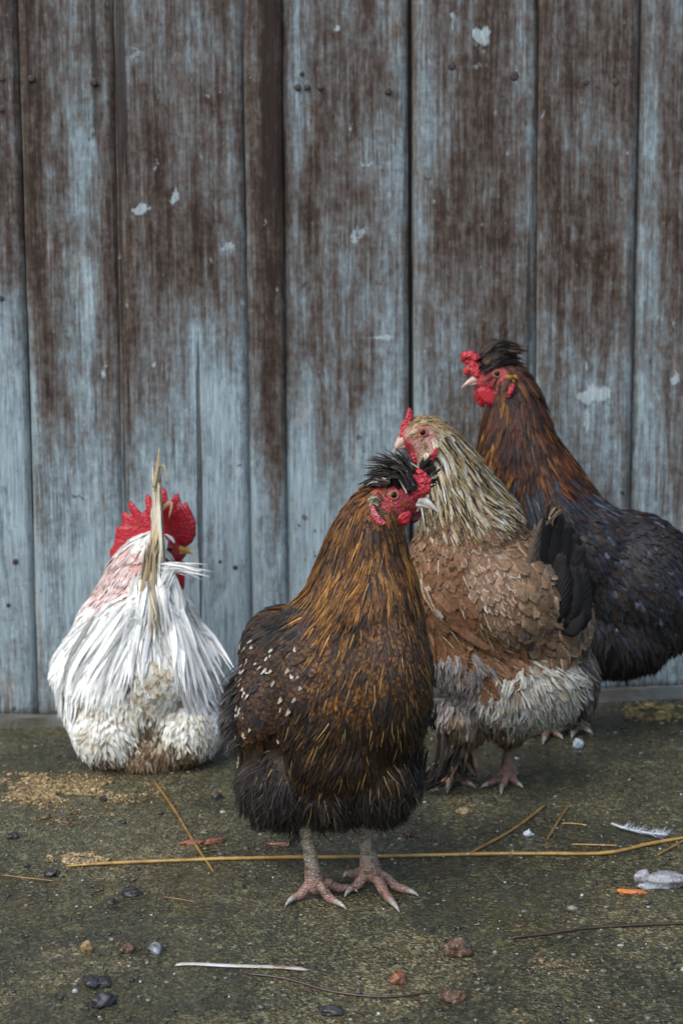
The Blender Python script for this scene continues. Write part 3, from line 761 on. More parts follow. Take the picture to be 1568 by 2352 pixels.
        for (tip, claw) in toes + hind:
            t = G(*tip); c = G(*claw); r0, r1 = toe_r * k, toe_r * k * .72
            t.z = r1; c.z = 0.0012
            d = t - hubp
            m1 = hubp + d * .35; m1.z = hub_z * .95 + .001; m2 = hubp + d * .70; m2.z = r1 * 1.35
            P += chain_parts([(*hubp, r0 * 1.05), (*m1, r0), (*m2, r0 * .88), (*t, r1)], 22)
            claws.append((t, c, r1))
        me = union_mesh('leg', P, 0.0013, 2, sub=2, fac=.4)
        # transverse scutes along tarsus and toes
        o = link('leg', me, mat, s.root)
        for t, c, r1 in claws:
            d = c - t; mid = t + d * .5; mid.z = max(t.z * .95, .003)
            link('claw', tube([t - d * .25, t + d * .1, mid, t + d * .8 + Vector((0, 0, .0012)), c], [r1 * .72, r1 * .78, r1 * .6, r1 * .34, r1 * .08], 8), M_CLAW, o)
        return o

# palettes (linear colours): (weight, A, B, stripe, tip, bar, width factor)
pal('skin_red', (1, (0.40, 0.035, 0.04), (0, 0, 0), NO, NT_, 0, 1))
pal('skin_bright', (1, (0.48, 0.02, 0.03), (0, 0, 0), NO, NT_, 0, 1))
pal('skin_pale', (1, (0.42, 0.22, 0.17), (0, 0, 0), NO, NT_, 0, 1))
DK = (0.010, 0.008, 0.007)
pal('a_hackle', (4, (.165, .060, .009), DK, .22, NT_, 0, 1), (3, (.23, .098, .014), (.04, .018, .007), .18, NT_, 0, .9), (2.5, (.080, .028, .007), DK, .35, NT_, 0, 1), (.8, (.34, .17, .035), (.2, .1, .03), NO, NT_, 0, .35), (1.3, (.016, .011, .009), DK, NO, NT_, 0, 1))
pal('a_cheek', (3, (.17, .062, .009), (.05, .02, .008), NO, .8, 0, 1), (1, (.09, .035, .01), DK, .3, NT_, 0, 1))
pal('a_breast', (4, (.120, .050, .010), (.022, .012, .006), NO, NT_, .8, 1), (3, (.075, .030, .008), DK, .3, NT_, .5, 1), (2, (.165, .075, .014), (.03, .015, .006), NO, NT_, .6, .8), (.5, (.30, .16, .04), (.3, .17, .05), NO, NT_, 0, .2), (1.4, (.028, .015, .008), DK, NO, NT_, 0, 1))
pal('a_dark', (4, (.030, .016, .008), DK, NO, NT_, .4, 1), (3, (.052, .027, .009), (.015, .01, .006), NO, NT_, .5, .9), (2.5, (.013, .009, .007), DK, NO, NT_, 0, 1), (.35, (.27, .165, .055), (.25, .15, .05), NO, NT_, 0, .25))
pal('a_fluff', (5, (.014, .010, .008), DK, NO, NT_, 0, 1), (3, (.026, .019, .014), DK, NO, NT_, 0, 1), (1.2, (.060, .046, .036), (.05, .04, .03), NO, NT_, 0, .8), (.35, (.20, .15, .09), (.2, .14, .07), NO, NT_, 0, .7))
pal('a_ear', (3, (.36, .32, .24), (.2, .12, .06), NO, NT_, 0, 1), (2, (.20, .12, .05), (.3, .25, .18), NO, .6, 0, 1))
pal('a_back', (3, (.020, .018, .018), (.035, .04, .048), .2, NT_, 0, 1), (2, (.045, .028, .016), DK, NO, NT_, 0, 1), (.7, (.16, .12, .07), DK, .5, NT_, 0, .6))
pal('a_wing', (4, (.075, .034, .012), DK, NO, NT_, .8, 1), (3, (.045, .022, .010), DK, NO, NT_, .6, 1), (.38, (.03, .018, .011), (.46, .44, .39), NO, .82, 0, .8), (.3, (.03, .018, .011), (.42, .38, .31), NO, .72, 0, .4), (1, (.016, .014, .014), (.02, .02, .022), NO, NT_, 0, 1), (1, (.12, .06, .02), DK, .4, NT_, 0, 1))
pal('a_quill', (3, (.036, .022, .012), (.015, .01, .008), NO, NT_, .5, 1), (1, (.055, .032, .014), (.5, .48, .42), NO, .93, 0, 1))
pal('a_grey', (3, (.050, .044, .042), DK, NO, NT_, 0, 1), (2, (.10, .09, .085), DK, NO, NT_, 0, .8), (2, (.025, .021, .02), DK, NO, NT_, 0, 1))
pal('a_crest', (5, (.012, .009, .008), (.02, .015, .012), NO, NT_, 0, 1), (3, (.030, .018, .011), DK, NO, NT_, 0, 1), (.9, (.50, .46, .36), (.40, .36, .28), NO, NT_, 0, .55), (1, (.07, .06, .055), DK, NO, NT_, 0, .6))
WH = (.80, .80, .76)
pal('b_white', (5, WH, (.66, .67, .62), .2, NT_, 0, 1), (2, (.66, .65, .57), WH, NO, .6, 0, 1), (.5, (.50, .46, .36), WH, .3, NT_, 0, .7))
pal('b_pure_white', (5, (.82, .82, .78), (.76, .76, .70), .15, NT_, 0, 1), (1, (.66, .65, .58), WH, NO, .6, 0, .8))  # cleanest white, for the saddle and tail plumes
pal('b_cream', (3, (.58, .54, .43), (.48, .42, .30), NO, .8, 0, 1), (2, (.70, .70, .65), (.6, .57, .47), .3, NT_, 0, 1), (1, (.42, .35, .24), (.3, .22, .13), NO, .7, 0, .8))
pal('b_pink', (3, (.60, .36, .33), (.66, .55, .50), NO, .7, 0, 1), (2, (.66, .57, .52), (.4, .2, .18), .2, NT_, 0, 1), (1, (.33, .11, .09), (.5, .3, .25), NO, .6, 0, .7))
pal('b_fluff', (4, (.68, .67, .60), (.6, .58, .5), NO, .8, 0, 1), (2, (.55, .51, .41), (.5, .44, .33), NO, .7, 0, 1))
pal('b_dirty', (3, (.24, .17, .105), (.12, .075, .04), NO, .6, 0, 1), (3, (.44, .38, .28), (.20, .14, .08), NO, .6, 0, 1), (2, (.10, .062, .035), (.06, .035, .02), NO, NT_, 0, 1))
pal('b_tail', (3, (.40, .31, .18), (.30, .22, .12), .15, NT_, 0, 1), (2, (.52, .47, .35), (.36, .28, .17), .12, NT_, 0, 1), (1, (.24, .17, .09), (.4, .33, .22), .2, NT_, 0, 1))
pal('c_hackle', (5, (.46, .37, .20), (.012, .009, .008), .50, NT_, 0, 1), (1.5, (.03, .022, .016), DK, NO, NT_, 0, .6), (3, (.55, .52, .42), (.36, .25, .12), .25, NT_, 0, 1), (2, (.36, .26, .13), (.05, .03, .02), .25, NT_, 0, 1), (.8, (.6, .62, .58), (.5, .5, .45), NO, NT_, 0, .6))
pal('c_crown', (3, (.34, .24, .12), (.20, .12, .05), .3, NT_, 0, 1), (1, (.45, .37, .24), (.3, .2, .1), .2, NT_, 0, 1))
pal('d_crest', (5, (.012, .009, .008), (.02, .015, .012), NO, NT_, 0, 1), (2, (.055, .026, .012), DK, NO, NT_, 0, 1), (1, (.04, .035, .032), DK, NO, NT_, 0, .6))
pal('c_back', (4, (.27, .175, .105), (.19, .105, .060), .55, NT_, 0, 1), (3, (.20, .115, .062), (.12, .062, .032), .4, NT_, .2, 1), (2, (.34, .25, .165), (.2, .12, .07), .5, NT_, 0, 1), (.4, (.5, .44, .36), (.4, .3, .2), NO, NT_, 0, .12))
pal('c_wing', (4, (.21, .105, .048), (.15, .070, .032), .55, NT_, .25, 1), (3, (.26, .150, .080), (.17, .088, .045), .5, NT_, 0, 1), (1.2, (.17, .08, .035), (.03, .018, .012), NO, NT_, .9, 1), (.4, (.42, .34, .25), (.3, .2, .12), NO, NT_, 0, .12))
pal('c_wing_pale', (4, (.36, .275, .195), (.21, .130, .080), .62, NT_, 0, 1), (2, (.28, .19, .125), (.17, .10, .06), .5, NT_, 0, 1), (.8, (.56, .53, .47), (.24, .15, .09), .4, NT_, 0, .8))
pal('c_covert', (4, (.34, .24, .15), (.20, .125, .072), .66, NT_, 0, 1), (2, (.27, .175, .105), (.14, .085, .05), .66, NT_, 0, 1), (1, (.13, .10, .08), (.075, .06, .05), .6, NT_, 0, 1))
pal('c_grey', (4, (.24, .215, .205), (.15, .13, .125), .4, NT_, 0, 1), (2, (.34, .32, .30), (.2, .18, .17), .3, NT_, 0, 1), (1.5, (.14, .115, .105), (.1, .08, .07), NO, NT_, 0, 1))
pal('c_white', (4, (.52, .53, .48), (.36, .34, .28), .3, NT_, 0, 1), (3, (.36, .33, .26), (.25, .2, .14), .3, NT_, 0, 1), (1, (.24, .19, .13), (.2, .15, .1), NO, NT_, 0, 1))
pal('c_tan', (3, (.16, .115, .07), (.09, .06, .035), NO, .6, 0, 1), (2, (.26, .20, .135), (.15, .1, .06), NO, .6, 0, 1), (1, (.07, .045, .028), DK, NO, NT_, 0, 1))
pal('c_rear', (3, (.10, .08, .07), (.05, .04, .035), .4, NT_, 0, 1), (2, (.20, .165, .135), (.1, .08, .06), NO, .7, 0, 1))
pal('c_tail', (1, (.008, .007, .007), (.030, .020, .014), NO, .97, 0, 1))
pal('c_tail_brown', (1, (.115, .085, .062), (.06, .04, .03), .5, NT_, 0, 1))
pal('c_foot', (3, (.020, .017, .016), DK, NO, NT_, 0, 1), (2, (.14, .09, .06), (.08, .05, .03), NO, .6, 0, 1), (1, (.25, .2, .16), (.1, .07, .05), NO, .5, 0, 1))
pal('d_hackle', (4, (.105, .032, .010), DK, .25, NT_, 0, 1), (3, (.055, .018, .008), DK, .3, NT_, 0, 1), (1.4, (.19, .075, .014), (.06, .02, .008), .2, NT_, 0, .8), (1.5, (.016, .010, .008), DK, NO, NT_, 0, 1))
pal('d_gold', (3, (.24, .105, .020), (.12, .045, .01), .3, NT_, 0, 1), (2, (.33, .17, .045), (.2, .08, .02), NO, .7, 0, 1), (1, (.10, .035, .01), DK, .3, NT_, 0, 1))
pal('d_mantle', (3, (.020, .019, .022), (.06, .066, .078), .25, NT_, 0, 1), (2, (.045, .043, .052), (.02, .018, .02), .3, NT_, 0, 1), (1.2, (.075, .032, .014), DK, .3, NT_, 0, .7), (.8, (.10, .11, .13), (.05, .05, .06), NO, NT_, 0, .6))
pal('d_dark', (4, (.014, .012, .013), (.026, .029, .038), .3, NT_, 0, 1), (3, (.028, .019, .014), DK, NO, NT_, .3, 1), (1.3, (.090, .102, .128), (.02, .02, .026), NO, .8, 0, .6), (1, (.055, .026, .013), DK, NO, .6, 0, 1))  # the lighter blue-grey variant paints highlights into the dark plumage
pal('d_fluff', (4, (.013, .010, .009), DK, NO, NT_, 0, 1), (2, (.026, .018, .014), DK, NO, NT_, 0, 1))

# ================================================================== front hen
YA = (G(725, 2062).y + G(852, 2037).y) / 2
A = Bird('brown_hen', YA, (790, 2040), 'wet chestnut and black hen with spiky dark crest standing on bare scaly legs', 'hen')
A.blob(795, 1570, 196, 250, 185, -5); A.blob(845, 1440, 128, 165, 135, -35); A.blob(880, 1560, 112, 200, 150, -60)
A.blob(800, 1690, 172, 150, 160, -8); A.blob(650, 1785, 104, 98, 115, 10); A.blob(765, 1800, 105, 82, 110, -10); A.blob(868, 1760, 98, 118, 120, -25)
A.blob(632, 1575, 84, 185, 150, 50, -20); A.blob(590, 1640, 62, 110, 110, 80, -6)
A.blob(655, 1500, 105, 110, 170, 120); A.blob(560, 1640, 48, 80, 90, 190)
A.chain([(820, 1430, 0, 142), (836, 1360, 0, 126), (836, 1300, 0, 104), (846, 1235, -4, 86), (866, 1180, -6, 68), (890, 1152, -6, 54)], 22)
A.blob(902, 1146, 62, 48, 46, -6, -6); A.blob(934, 1160, 30, 25, 26, -10, -10); A.blob(900, 1178, 40, 26, 34, -6)
A.build()
gA = A.guide
gA('face', 'skin_red', 'hair', 1, 1, [(905, 1138, 930, 1150), (940, 1160, 960, 1170), (885, 1150, 900, 1160), (930, 1180, 950, 1190), (955, 1140, 970, 1150), (880, 1128, 900, 1130)], bias=2)
gA('neck_feathers', 'a_cheek', 'lance', 34, 8, [(880, 1195, 890, 1225), (905, 1200, 915, 1230), (862, 1170, 860, 1200)], lift=4, clump=.2)
gA('neck_feathers', 'a_cheek', 'lance', 42, 9, [(850, 1120, 815, 1150), (838, 1150, 805, 1190)], lift=5, clump=.2)
gA('neck_feathers', 'a_hackle', 'lance', 80, 9, [(805, 1210, 765, 1290), (770, 1290, 735, 1370), (740, 1345, 715, 1400), (850, 1240, 835, 1320), (920, 1240, 930, 1310), (935, 1300, 948, 1370), (820, 1330, 790, 1410), (880, 1310, 882, 1390), (780, 1390, 740, 1450)], lift=6, clump=.35, dens=1.5)
gA('breast_feathers', 'a_breast', 'oval', 54, 13, [(850, 1420, 845, 1500), (930, 1400, 945, 1480), (970, 1450, 985, 1530), (800, 1500, 780, 1570), (880, 1510, 885, 1590), (960, 1550, 970, 1630), (740, 1490, 710, 1550), (740, 1570, 715, 1640), (820, 1590, 810, 1660)], lift=5, clump=.3)
gA('breast_feathers', 'a_dark', 'lance', 62, 10, [(800, 1670, 785, 1740), (890, 1640, 895, 1710), (960, 1660, 962, 1730), (710, 1650, 680, 1730), (740, 1720, 720, 1790), (860, 1720, 865, 1790), (930, 1730, 930, 1800), (650, 1740, 620, 1810), (780, 1780, 770, 1840), (690, 1790, 670, 1850), (880, 1790, 885, 1850)], lift=8, clump=.5, jit=.22, hug=.75, dens=1.5)
gA('leg_fluff', 'a_fluff', 'hair', 66, 4.5, [(600, 1820, 580, 1870), (650, 1860, 640, 1905), (720, 1870, 715, 1915), (790, 1850, 800, 1890), (850, 1850, 855, 1900), (915, 1820, 925, 1870), (575, 1780, 555, 1830), (690, 1890, 690, 1920), (955, 1760, 958, 1810), (620, 1790, 590, 1830), (830, 1830, 820, 1880)], lift=14, hug=.35, grav=.2, clump=.75, jit=.55, dens=3.4)
gA('back_feathers', 'a_back', 'lance', 80, 11, [(690, 1405, 640, 1440), (640, 1430, 590, 1480), (670, 1440, 630, 1490)], lift=7, clump=.3)
gA('wing', 'a_wing', 'round', 44, 21, [(640, 1490, 605, 1550), (600, 1500, 570, 1560), (690, 1490, 655, 1550), (590, 1570, 570, 1640), (640, 1570, 610, 1640), (680, 1560, 650, 1630), (560, 1570, 548, 1640), (610, 1640, 590, 1710), (570, 1650, 562, 1720)], lift=8, clump=.1)
gA('wing', 'a_quill', 'oval', 105, 20, [(548, 1620, 545, 1700), (580, 1690, 568, 1750), (620, 1690, 590, 1760), (555, 1700, 562, 1750)], lift=6, clump=.1, jit=.07)
gA('rump_fluff', 'a_grey', 'hair', 52, 4, [(522, 1590, 505, 1640), (525, 1650, 508, 1690), (535, 1600, 520, 1550)], lift=16, hug=.3, clump=.45, jit=.35, dens=2.4)
A.finish_body()
A.feathers(52000, M_FEATHER_WET, seed=11)
A.tuft('crest', [(150, [(938, 1120, -34), (905, 1085, -34), (835, 1100, -10)], 9, 13, 7, 'a_crest'), (150, [(940, 1122, -30), (905, 1076, -26), (848, 1068, 0)], 9, 15, 7, 'a_crest'),
                 (130, [(940, 1115, -20), (915, 1070, -10), (880, 1056, 10)], 9, 15, 7, 'a_crest'), (90, [(940, 1100, -10), (932, 1072, 10), (922, 1054, 20)], 12, 15, 7, 'a_crest'),
                 (36, [(955, 1100, 20), (975, 1068, 26), (990, 1052, 30)], 8, 10, 7, 'a_crest'), (34, [(965, 1105, 22), (990, 1090, 26), (1008, 1075, 30)], 7, 9, 7, 'a_crest'), (16, [(968, 1112, 20), (992, 1105, 24), (1008, 1098, 26)], 6, 7, 7, 'a_crest'),
                 (60, [(890, 1110, -44), (860, 1105, -36), (828, 1118, -10)], 7, 9, 6, 'a_crest')], M_FEATHER_WET, 5)
A.tuft('stray_feathers', [(26, [(680, 1900, -20), (672, 1925, -24), (655, 1945, -26)], 14, 9, 4, 'a_fluff'), (20, [(610, 1890, 0), (590, 1900, 0), (572, 1905, 0)], 16, 8, 4, 'a_fluff'), (24, [(905, 1860, -20), (900, 1880, -22), (895, 1900, -24)], 22, 9, 5, 'a_fluff'),
                          (10, [(710, 1385, 40), (690, 1405, 44), (668, 1412, 48)], 10, 8, 4, 'a_hackle')] + [(16, [(x, y, A.sd(x, y, 2, -30)), (x + dx * .5, y + 22, A.sd(x, y, 6, -30)), (x + dx, y + 46, A.sd(x, y, 4, -30))], 12, 9, 4.5, 'a_fluff') for x, y, dx in ((575, 1800, -18), (570, 1840, -14), (600, 1865, -10), (640, 1880, -6), (690, 1885, -14), (735, 1880, 6), (770, 1865, 8), (840, 1855, 4), (880, 1860, 4), (915, 1835, 6), (940, 1800, 8), (962, 1740, 6), (985, 1640, 8), (990, 1540, 8))] + [(26, [(560, y, A.sd(560, y, -20, 60)), (530, y + 22, A.sd(560, y, -30, 60)), (506 + abs(y - 1600) * .12, y + 52, A.sd(560, y, -34, 60))], 10, 10, 4, 'a_grey') for y in (1540, 1575, 1610, 1650, 1690)], M_FEATHER_WET, 6)
A.eye(903, 1137, 11.5)
A.lumps('comb', [(952, 1100, -16, 13), (962, 1088, -14, 12), (972, 1094, -12, 11), (955, 1115, -18, 15), (970, 1108, -16, 14), (982, 1106, -12, 10), (962, 1126, -22, 14), (978, 1122, -18, 12), (944, 1124, -22, 13), (968, 1134, -24, 11), (980, 1128, -18, 9), (952, 1138, -26, 12), (965, 1098, 2, 10), (975, 1112, 2, 10)], M_PINKRED)
A.beak((958, 1152), (1011, 1174), -18, -26, 17, M_BEAK, .28)
A.puff('wattle', [(912, 1200), (910, 1187), (922, 1178), (940, 1172), (945, 1182), (941, 1196), (934, 1206), (922, 1206)], (928, 1191), A.sd(924, 1184, 4), 12, M_RED)
A.puff('wattle', [(940, 1190), (950, 1178), (966, 1172), (968, 1184), (958, 1198), (946, 1204)], (954, 1188), 12, 12, mat_flesh('dark_wattle', (.16, .012, .014), (.09, .006, .01)))
A.puff('earlobe', [(851, 1163), (858, 1160), (866, 1178), (876, 1192), (888, 1200), (886, 1208), (874, 1208), (860, 1200), (852, 1186)], (864, 1188), A.sd(866, 1186, 8), 16, M_LOBE, tilt_dy=lambda x, y: (x - 866) * -.4)
A.tuft('ear_tuft', [(46, [(866, 1150, A.sd(866, 1150, 5)), (858, 1148, A.sd(858, 1148, 8)), (850, 1154, A.sd(852, 1154, 8))], 6, 6, 6, 'a_ear')], M_FEATHER_DRY, 15, nj=.3)
A.leg((700, 1895), (724, 2042), [((676, 2070), (655, 2084)), ((768, 2078), (796, 2092)), ((800, 2048), (822, 2052))], [((752, 2026), (760, 2020))], 19, 21, M_LEG, dytop=6, toe_r=13)
A.leg((828, 1880), (853, 2016), [((806, 2050), (791, 2063)), ((896, 2076), (917, 2098)), ((932, 2053), (961, 2061))], [((800, 2015), (788, 2020))], 21, 24, M_LEG, dytop=4, toe_r=14)

# ================================================================== white rooster
YB = G(340, 1790).y + 0.11
B = Bird('white_rooster', YB, (330, 1740), 'white rooster with large red comb sitting upright-tailed, facing the planks', 'rooster')
B.blob(318, 1572, 176, 158, 160, 0); B.blob(318, 1455, 142, 130, 140, 10); B.blob(318, 1390, 98, 100, 110, 20); B.blob(212, 1535, 82, 90, 110, 0, 20); B.blob(432, 1525, 70, 90, 110, 0, -20)
B.blob(262, 1672, 94, 84, 80, -80, 8); B.blob(432, 1668, 72, 80, 80, -75); B.blob(345, 1720, 90, 52, 60, -90); B.blob(360, 1545, 92, 84, 70, -105)
B.blob(480, 1650, 46, 48, 80, -20); B.blob(196, 1640, 42, 62, 80, -20)
B.blob(345, 1440, 60, 90, 60, -95)
B.chain([(314, 1390, 30, 92), (314, 1335, 60, 72), (334, 1288, 90, 58), (360, 1262, 100, 48)], 12)
B.blob(378, 1260, 50, 42, 42, 100, 0); B.blob(408, 1268, 24, 24, 24, 100)
B.build(0.0045)
gB = B.guide
gB('face', 'skin_bright', 'hair', 1, 1, [(392, 1262, 420, 1262), (410, 1272, 430, 1272), (400, 1285, 400, 1300), (382, 1275, 390, 1280)], bias=14)
gB('neck_feathers', 'b_white', 'lance', 60, 12, [(365, 1245, 340, 1280), (380, 1290, 400, 1330), (400, 1340, 430, 1390)], lift=7, clump=.2)
gB('neck_feathers', 'b_pink', 'lance', 75, 12, [(320, 1275, 295, 1320), (285, 1310, 250, 1370), (270, 1345, 240, 1400), (310, 1330, 280, 1380)], lift=8, clump=.25)
gB('back_feathers', 'b_white', 'lance', 80, 16, [(225, 1400, 180, 1460), (190, 1450, 150, 1520), (450, 1410, 485, 1470)], lift=7)
gB('saddle_feathers', 'b_white', 'lance', 105, 14, [(300, 1400, 250, 1480), (325, 1420, 305, 1500), (250, 1435, 200, 1520), (400, 1400, 435, 1480), (385, 1430, 405, 1510), (440, 1440, 470, 1530), (215, 1475, 175, 1560), (270, 1475, 245, 1560), (430, 1490, 445, 1570), (480, 1490, 495, 1570), (170, 1510, 150, 1590)], lift=9, hug=.8, grav=.05, clump=.3, jit=.07, dens=2.6, both=False)
gB('back_feathers', 'b_cream', 'oval', 50, 26, [(230, 1560, 225, 1620), (290, 1560, 290, 1620), (440, 1570, 445, 1620), (180, 1580, 175, 1640), (490, 1560, 495, 1620), (320, 1510, 320, 1560)], lift=5, both=False)  # cream body; its darker tone also paints the shadow below the saddle drape
gB('rump_feathers', 'b_cream', 'oval', 45, 22, [(350, 1440, 350, 1500), (360, 1520, 360, 1580), (340, 1580, 335, 1630), (390, 1570, 395, 1620), (365, 1480, 365, 1530)], lift=6, clump=.2, jit=.25)
gB('wing', 'b_white', 'oval', 90, 26, [(150, 1600, 165, 1670), (165, 1660, 180, 1710), (500, 1620, 490, 1680), (130, 1560, 140, 1620)], lift=7)
gB('thigh_fluff', 'b_fluff', 'hair', 46, 13, [(240, 1640, 230, 1700), (280, 1650, 310, 1690), (210, 1690, 215, 1740), (260, 1700, 280, 1740), (420, 1640, 415, 1690), (450, 1660, 450, 1710), (400, 1660, 390, 1700), (470, 1690, 460, 1730), (490, 1680, 480, 1720)], lift=10, hug=.6, clump=.55, jit=.3, dens=1.8)
gB('dirty_fluff', 'b_dirty', 'hair', 48, 9, [(340, 1690, 340, 1740), (300, 1745, 305, 1780), (345, 1750, 345, 1785), (400, 1735, 400, 1775), (260, 1755, 275, 1780), (430, 1735, 425, 1765)], lift=12, hug=.5, clump=.6, jit=.35, dens=2.2, bias=2)
B.finish_body(.9)
B.bj = .07
B.feathers(26000, M_FEATHER_WHITE, sig=12, seed=21)
fx = (-0.9, -0.45, 0.1)
for i in range(16):                              # upright tail seen edge on
    f = i / 15; r = random.Random(i)
    xb, xt = 352 + r.uniform(-22, 22), 356 + r.uniform(-9, 12)
    top = 1062 + 150 * abs(f - .35) + r.uniform(-18, 18)
    B.big_feather('tail_feather', [(xb, 1415, -92 + 60 * f), (350 + (xb - 350) * .9, 1300, -80 + 85 * f), (354 + (xt - 354) * .8, 1190, -75 + 130 * f), (xt, top, -70 + 170 * f)], [20, 30, 34, 30, 20, 6], (-0.95, r.uniform(-.55, -.15), 0.1), 'b_cream' if i % 3 == 0 else 'b_tail', M_FEATHER_WHITE, 100 + i)
B.big_feather('tail_feather', [(356, 1130, -60), (362, 1085, -58), (374, 1072, -58), (384, 1110, -60)], [10, 16, 12, 3], (-.5, -.8, .1), 'b_tail', M_FEATHER_WHITE, 140)
B.big_feather('tail_feather', [(352, 1120, -64), (360, 1070, -64), (366, 1030, -66)], [12, 12, 3], (-.7, -.6, .1), 'b_tail', M_FEATHER_WHITE, 141)
B.big_feather('tail_feather', [(362, 1185, -62), (380, 1160, -62), (393, 1158, -64), (388, 1190, -66)], [6, 10, 8, 2], (-.4, -.9, .1), 'b_tail', M_FEATHER_WHITE, 142)
B.tuft('tail_fluff', [(44, [(336, 1335, -104), (328, 1400, B.sd(328, 1400, 12, -128)), (316, 1475, B.sd(316, 1475, 12))], 8, 10, 10, 'b_pure_white'), (44, [(366, 1335, -104), (376, 1400, B.sd(376, 1400, 12, -128)), (386, 1475, B.sd(386, 1475, 12))], 8, 10, 10, 'b_pure_white'), (46, [(350, 1350, -110), (350, 1410, B.sd(350, 1410, 14, -134)), (352, 1490, B.sd(352, 1490, 12))], 10, 12, 9, 'b_cream'), (60, [(340, 1420, -125), (345, 1330, -110), (352, 1230, -90)], 16, 10, 9, 'b_tail'), (60, [(380, 1400, -120), (372, 1360, -118), (395, 1300, -110)], 8, 10, 7, 'b_white'), (50, [(325, 1330, -90), (305, 1400, -110), (300, 1480, -118)], 8, 12, 9, 'b_white'), (46, [(385, 1330, -90), (410, 1400, -110), (385, 1470, -122)], 8, 12, 9, 'b_white'),
                      (40, [(350, 1400, -125), (355, 1470, -135), (350, 1530, -140)], 14, 14, 7, 'b_cream'), (22, [(372, 1470, -132), (365, 1510, -138), (352, 1560, -140)], 8, 8, 6, 'b_dirty')], M_FEATHER_WHITE, 7)
st = []
for (x0, y0, x1, y1, x2, y2, c_n) in [(300, 1400, 225, 1490, 140, 1600, 30), (310, 1405, 250, 1500, 185, 1620, 34), (318, 1410, 272, 1510, 225, 1640, 34), (325, 1420, 295, 1510, 262, 1610, 30), (330, 1430, 312, 1500, 300, 1590, 24), (262, 1400, 180, 1480, 122, 1560, 26),
                                     (398, 1400, 455, 1480, 512, 1600, 28), (395, 1410, 438, 1500, 478, 1625, 32), (390, 1420, 420, 1510, 442, 1630, 30), (388, 1430, 404, 1510, 405, 1600, 24), (410, 1395, 470, 1450, 516, 1540, 22), (235, 1430, 165, 1540, 150, 1650, 22)]:
    st.append((c_n, [(x0, y0, B.sd(x0, y0, 8, -90)), (x1, y1, B.sd(x1, y1, 18, -80)), (x2, y2, min(B.sd(x2, y2, 34, -60), -50))], 9, 13, 11, 'b_pure_white'))
B.tuft('saddle_plumes', st, M_FEATHER_WHITE, 17, nj=.25)
B.tuft('stray_plume', [(34, [(370, 1306, -95), (415, 1306, -95), (478, 1322, -96)], 6, 8, 5, 'b_white')], M_FEATHER_WHITE, 8)
B.puff('comb', [(292, 1305), (272, 1302), (254, 1285), (252, 1266), (262, 1250), (265, 1232), (266, 1218), (272, 1208), (282, 1208), (279, 1190), (281, 1174), (290, 1176), (299, 1196), (309, 1196), (298, 1172), (294, 1154), (303, 1150), (314, 1166), (326, 1178), (336, 1170), (333, 1148), (338, 1132), (347, 1142), (354, 1164), (364, 1156), (368, 1132), (374, 1118), (383, 1128), (388, 1152), (396, 1150), (402, 1136), (410, 1131), (414, 1146), (418, 1158), (428, 1152), (434, 1164), (442, 1178), (450, 1200), (450, 1228), (442, 1246), (428, 1256), (412, 1254), (398, 1244), (380, 1238), (350, 1244), (320, 1264), (304, 1288)],
       (345, 1215), 100, 22, M_RED, tilt_dy=lambda x, y: (x - 350) * -.25)
B.eye(391, 1262, 8)
B.beak((412, 1264), (443, 1270), 84, 80, 15, M_BEAK_Y, .25)
B.puff('wattle', [(402, 1290), (412, 1284), (421, 1290), (425, 1320), (424, 1350), (417, 1362), (407, 1352), (402, 1324)], (413, 1322), 95, 12, M_RED)

# ================================================================== buff hen
YC = G(1160, 1815).y
C = Bird('buff_hen', YC, (1130, 1800), 'buff brown hen with streaked cream neck, black tail and pale fluffy belly', 'hen')
C.blob(1155, 1365, 182, 148, 160, 20, -12); C.blob(1180, 1560, 168, 112, 145, 25); C.blob(1055, 1340, 128, 185, 130, 25); C.blob(1100, 1500, 120, 120, 130, 20)
C.blob(1260, 1420, 92, 128, 130, 40); C.blob(1320, 1560, 44, 100, 90, 70); C.blob(1225, 1300, 90, 80, 110, 30)
C.chain([(1085, 1220, 25, 118), (1048, 1140, 15, 94), (1020, 1075, 5, 74), (995, 1025, 0, 60), (975, 1004, -4, 50)], 18)
C.blob(966, 1000, 52, 43, 42, -6, 6); C.blob(938, 1012, 24, 21, 23, -10, 10)
C.blob(1062, 1655, 66, 60, 70, 0); C.blob(1165, 1660, 58, 44, 60, 0)
C.build()
gC = C.guide
gC('face', 'skin_red', 'hair', 1, 1, [(965, 995, 940, 1000), (935, 1018, 920, 1020)], bias=-6)
gC('face', 'skin_pale', 'hair', 1, 1, [(950, 1012, 930, 1020), (985, 1010, 990, 1030), (935, 985, 930, 1000)], bias=-5)
gC('neck_feathers', 'c_crown', 'oval', 26, 9, [(965, 965, 1000, 975), (1005, 975, 1035, 1000), (940, 970, 950, 960)], lift=4)
gC('neck_feathers', 'c_hackle', 'lance', 74, 11, [(1030, 1005, 1065, 1055), (1010, 1040, 1030, 1100), (1060, 1060, 1100, 1115), (1020, 1100, 1040, 1160), (1090, 1115, 1140, 1165), (1060, 1140, 1085, 1200), (1000, 1130, 1010, 1190), (1120, 1165, 1170, 1200)], lift=8, clump=.15)
gC('back_feathers', 'c_back', 'oval', 40, 19, [(1100, 1210, 1140, 1250), (1160, 1210, 1210, 1240), (1200, 1230, 1230, 1260), (1020, 1215, 1035, 1260), (1060, 1240, 1080, 1290), (1180, 1260, 1220, 1300), (980, 1230, 985, 1280)], lift=6, jit=.2)
gC('wing', 'c_wing', 'oval', 60, 30, [(985, 1290, 995, 1360), (1040, 1290, 1055, 1360), (1030, 1370, 1055, 1430), (980, 1350, 1000, 1420), (1080, 1390, 1110, 1450)], lift=7, jit=.1, dens=.8)
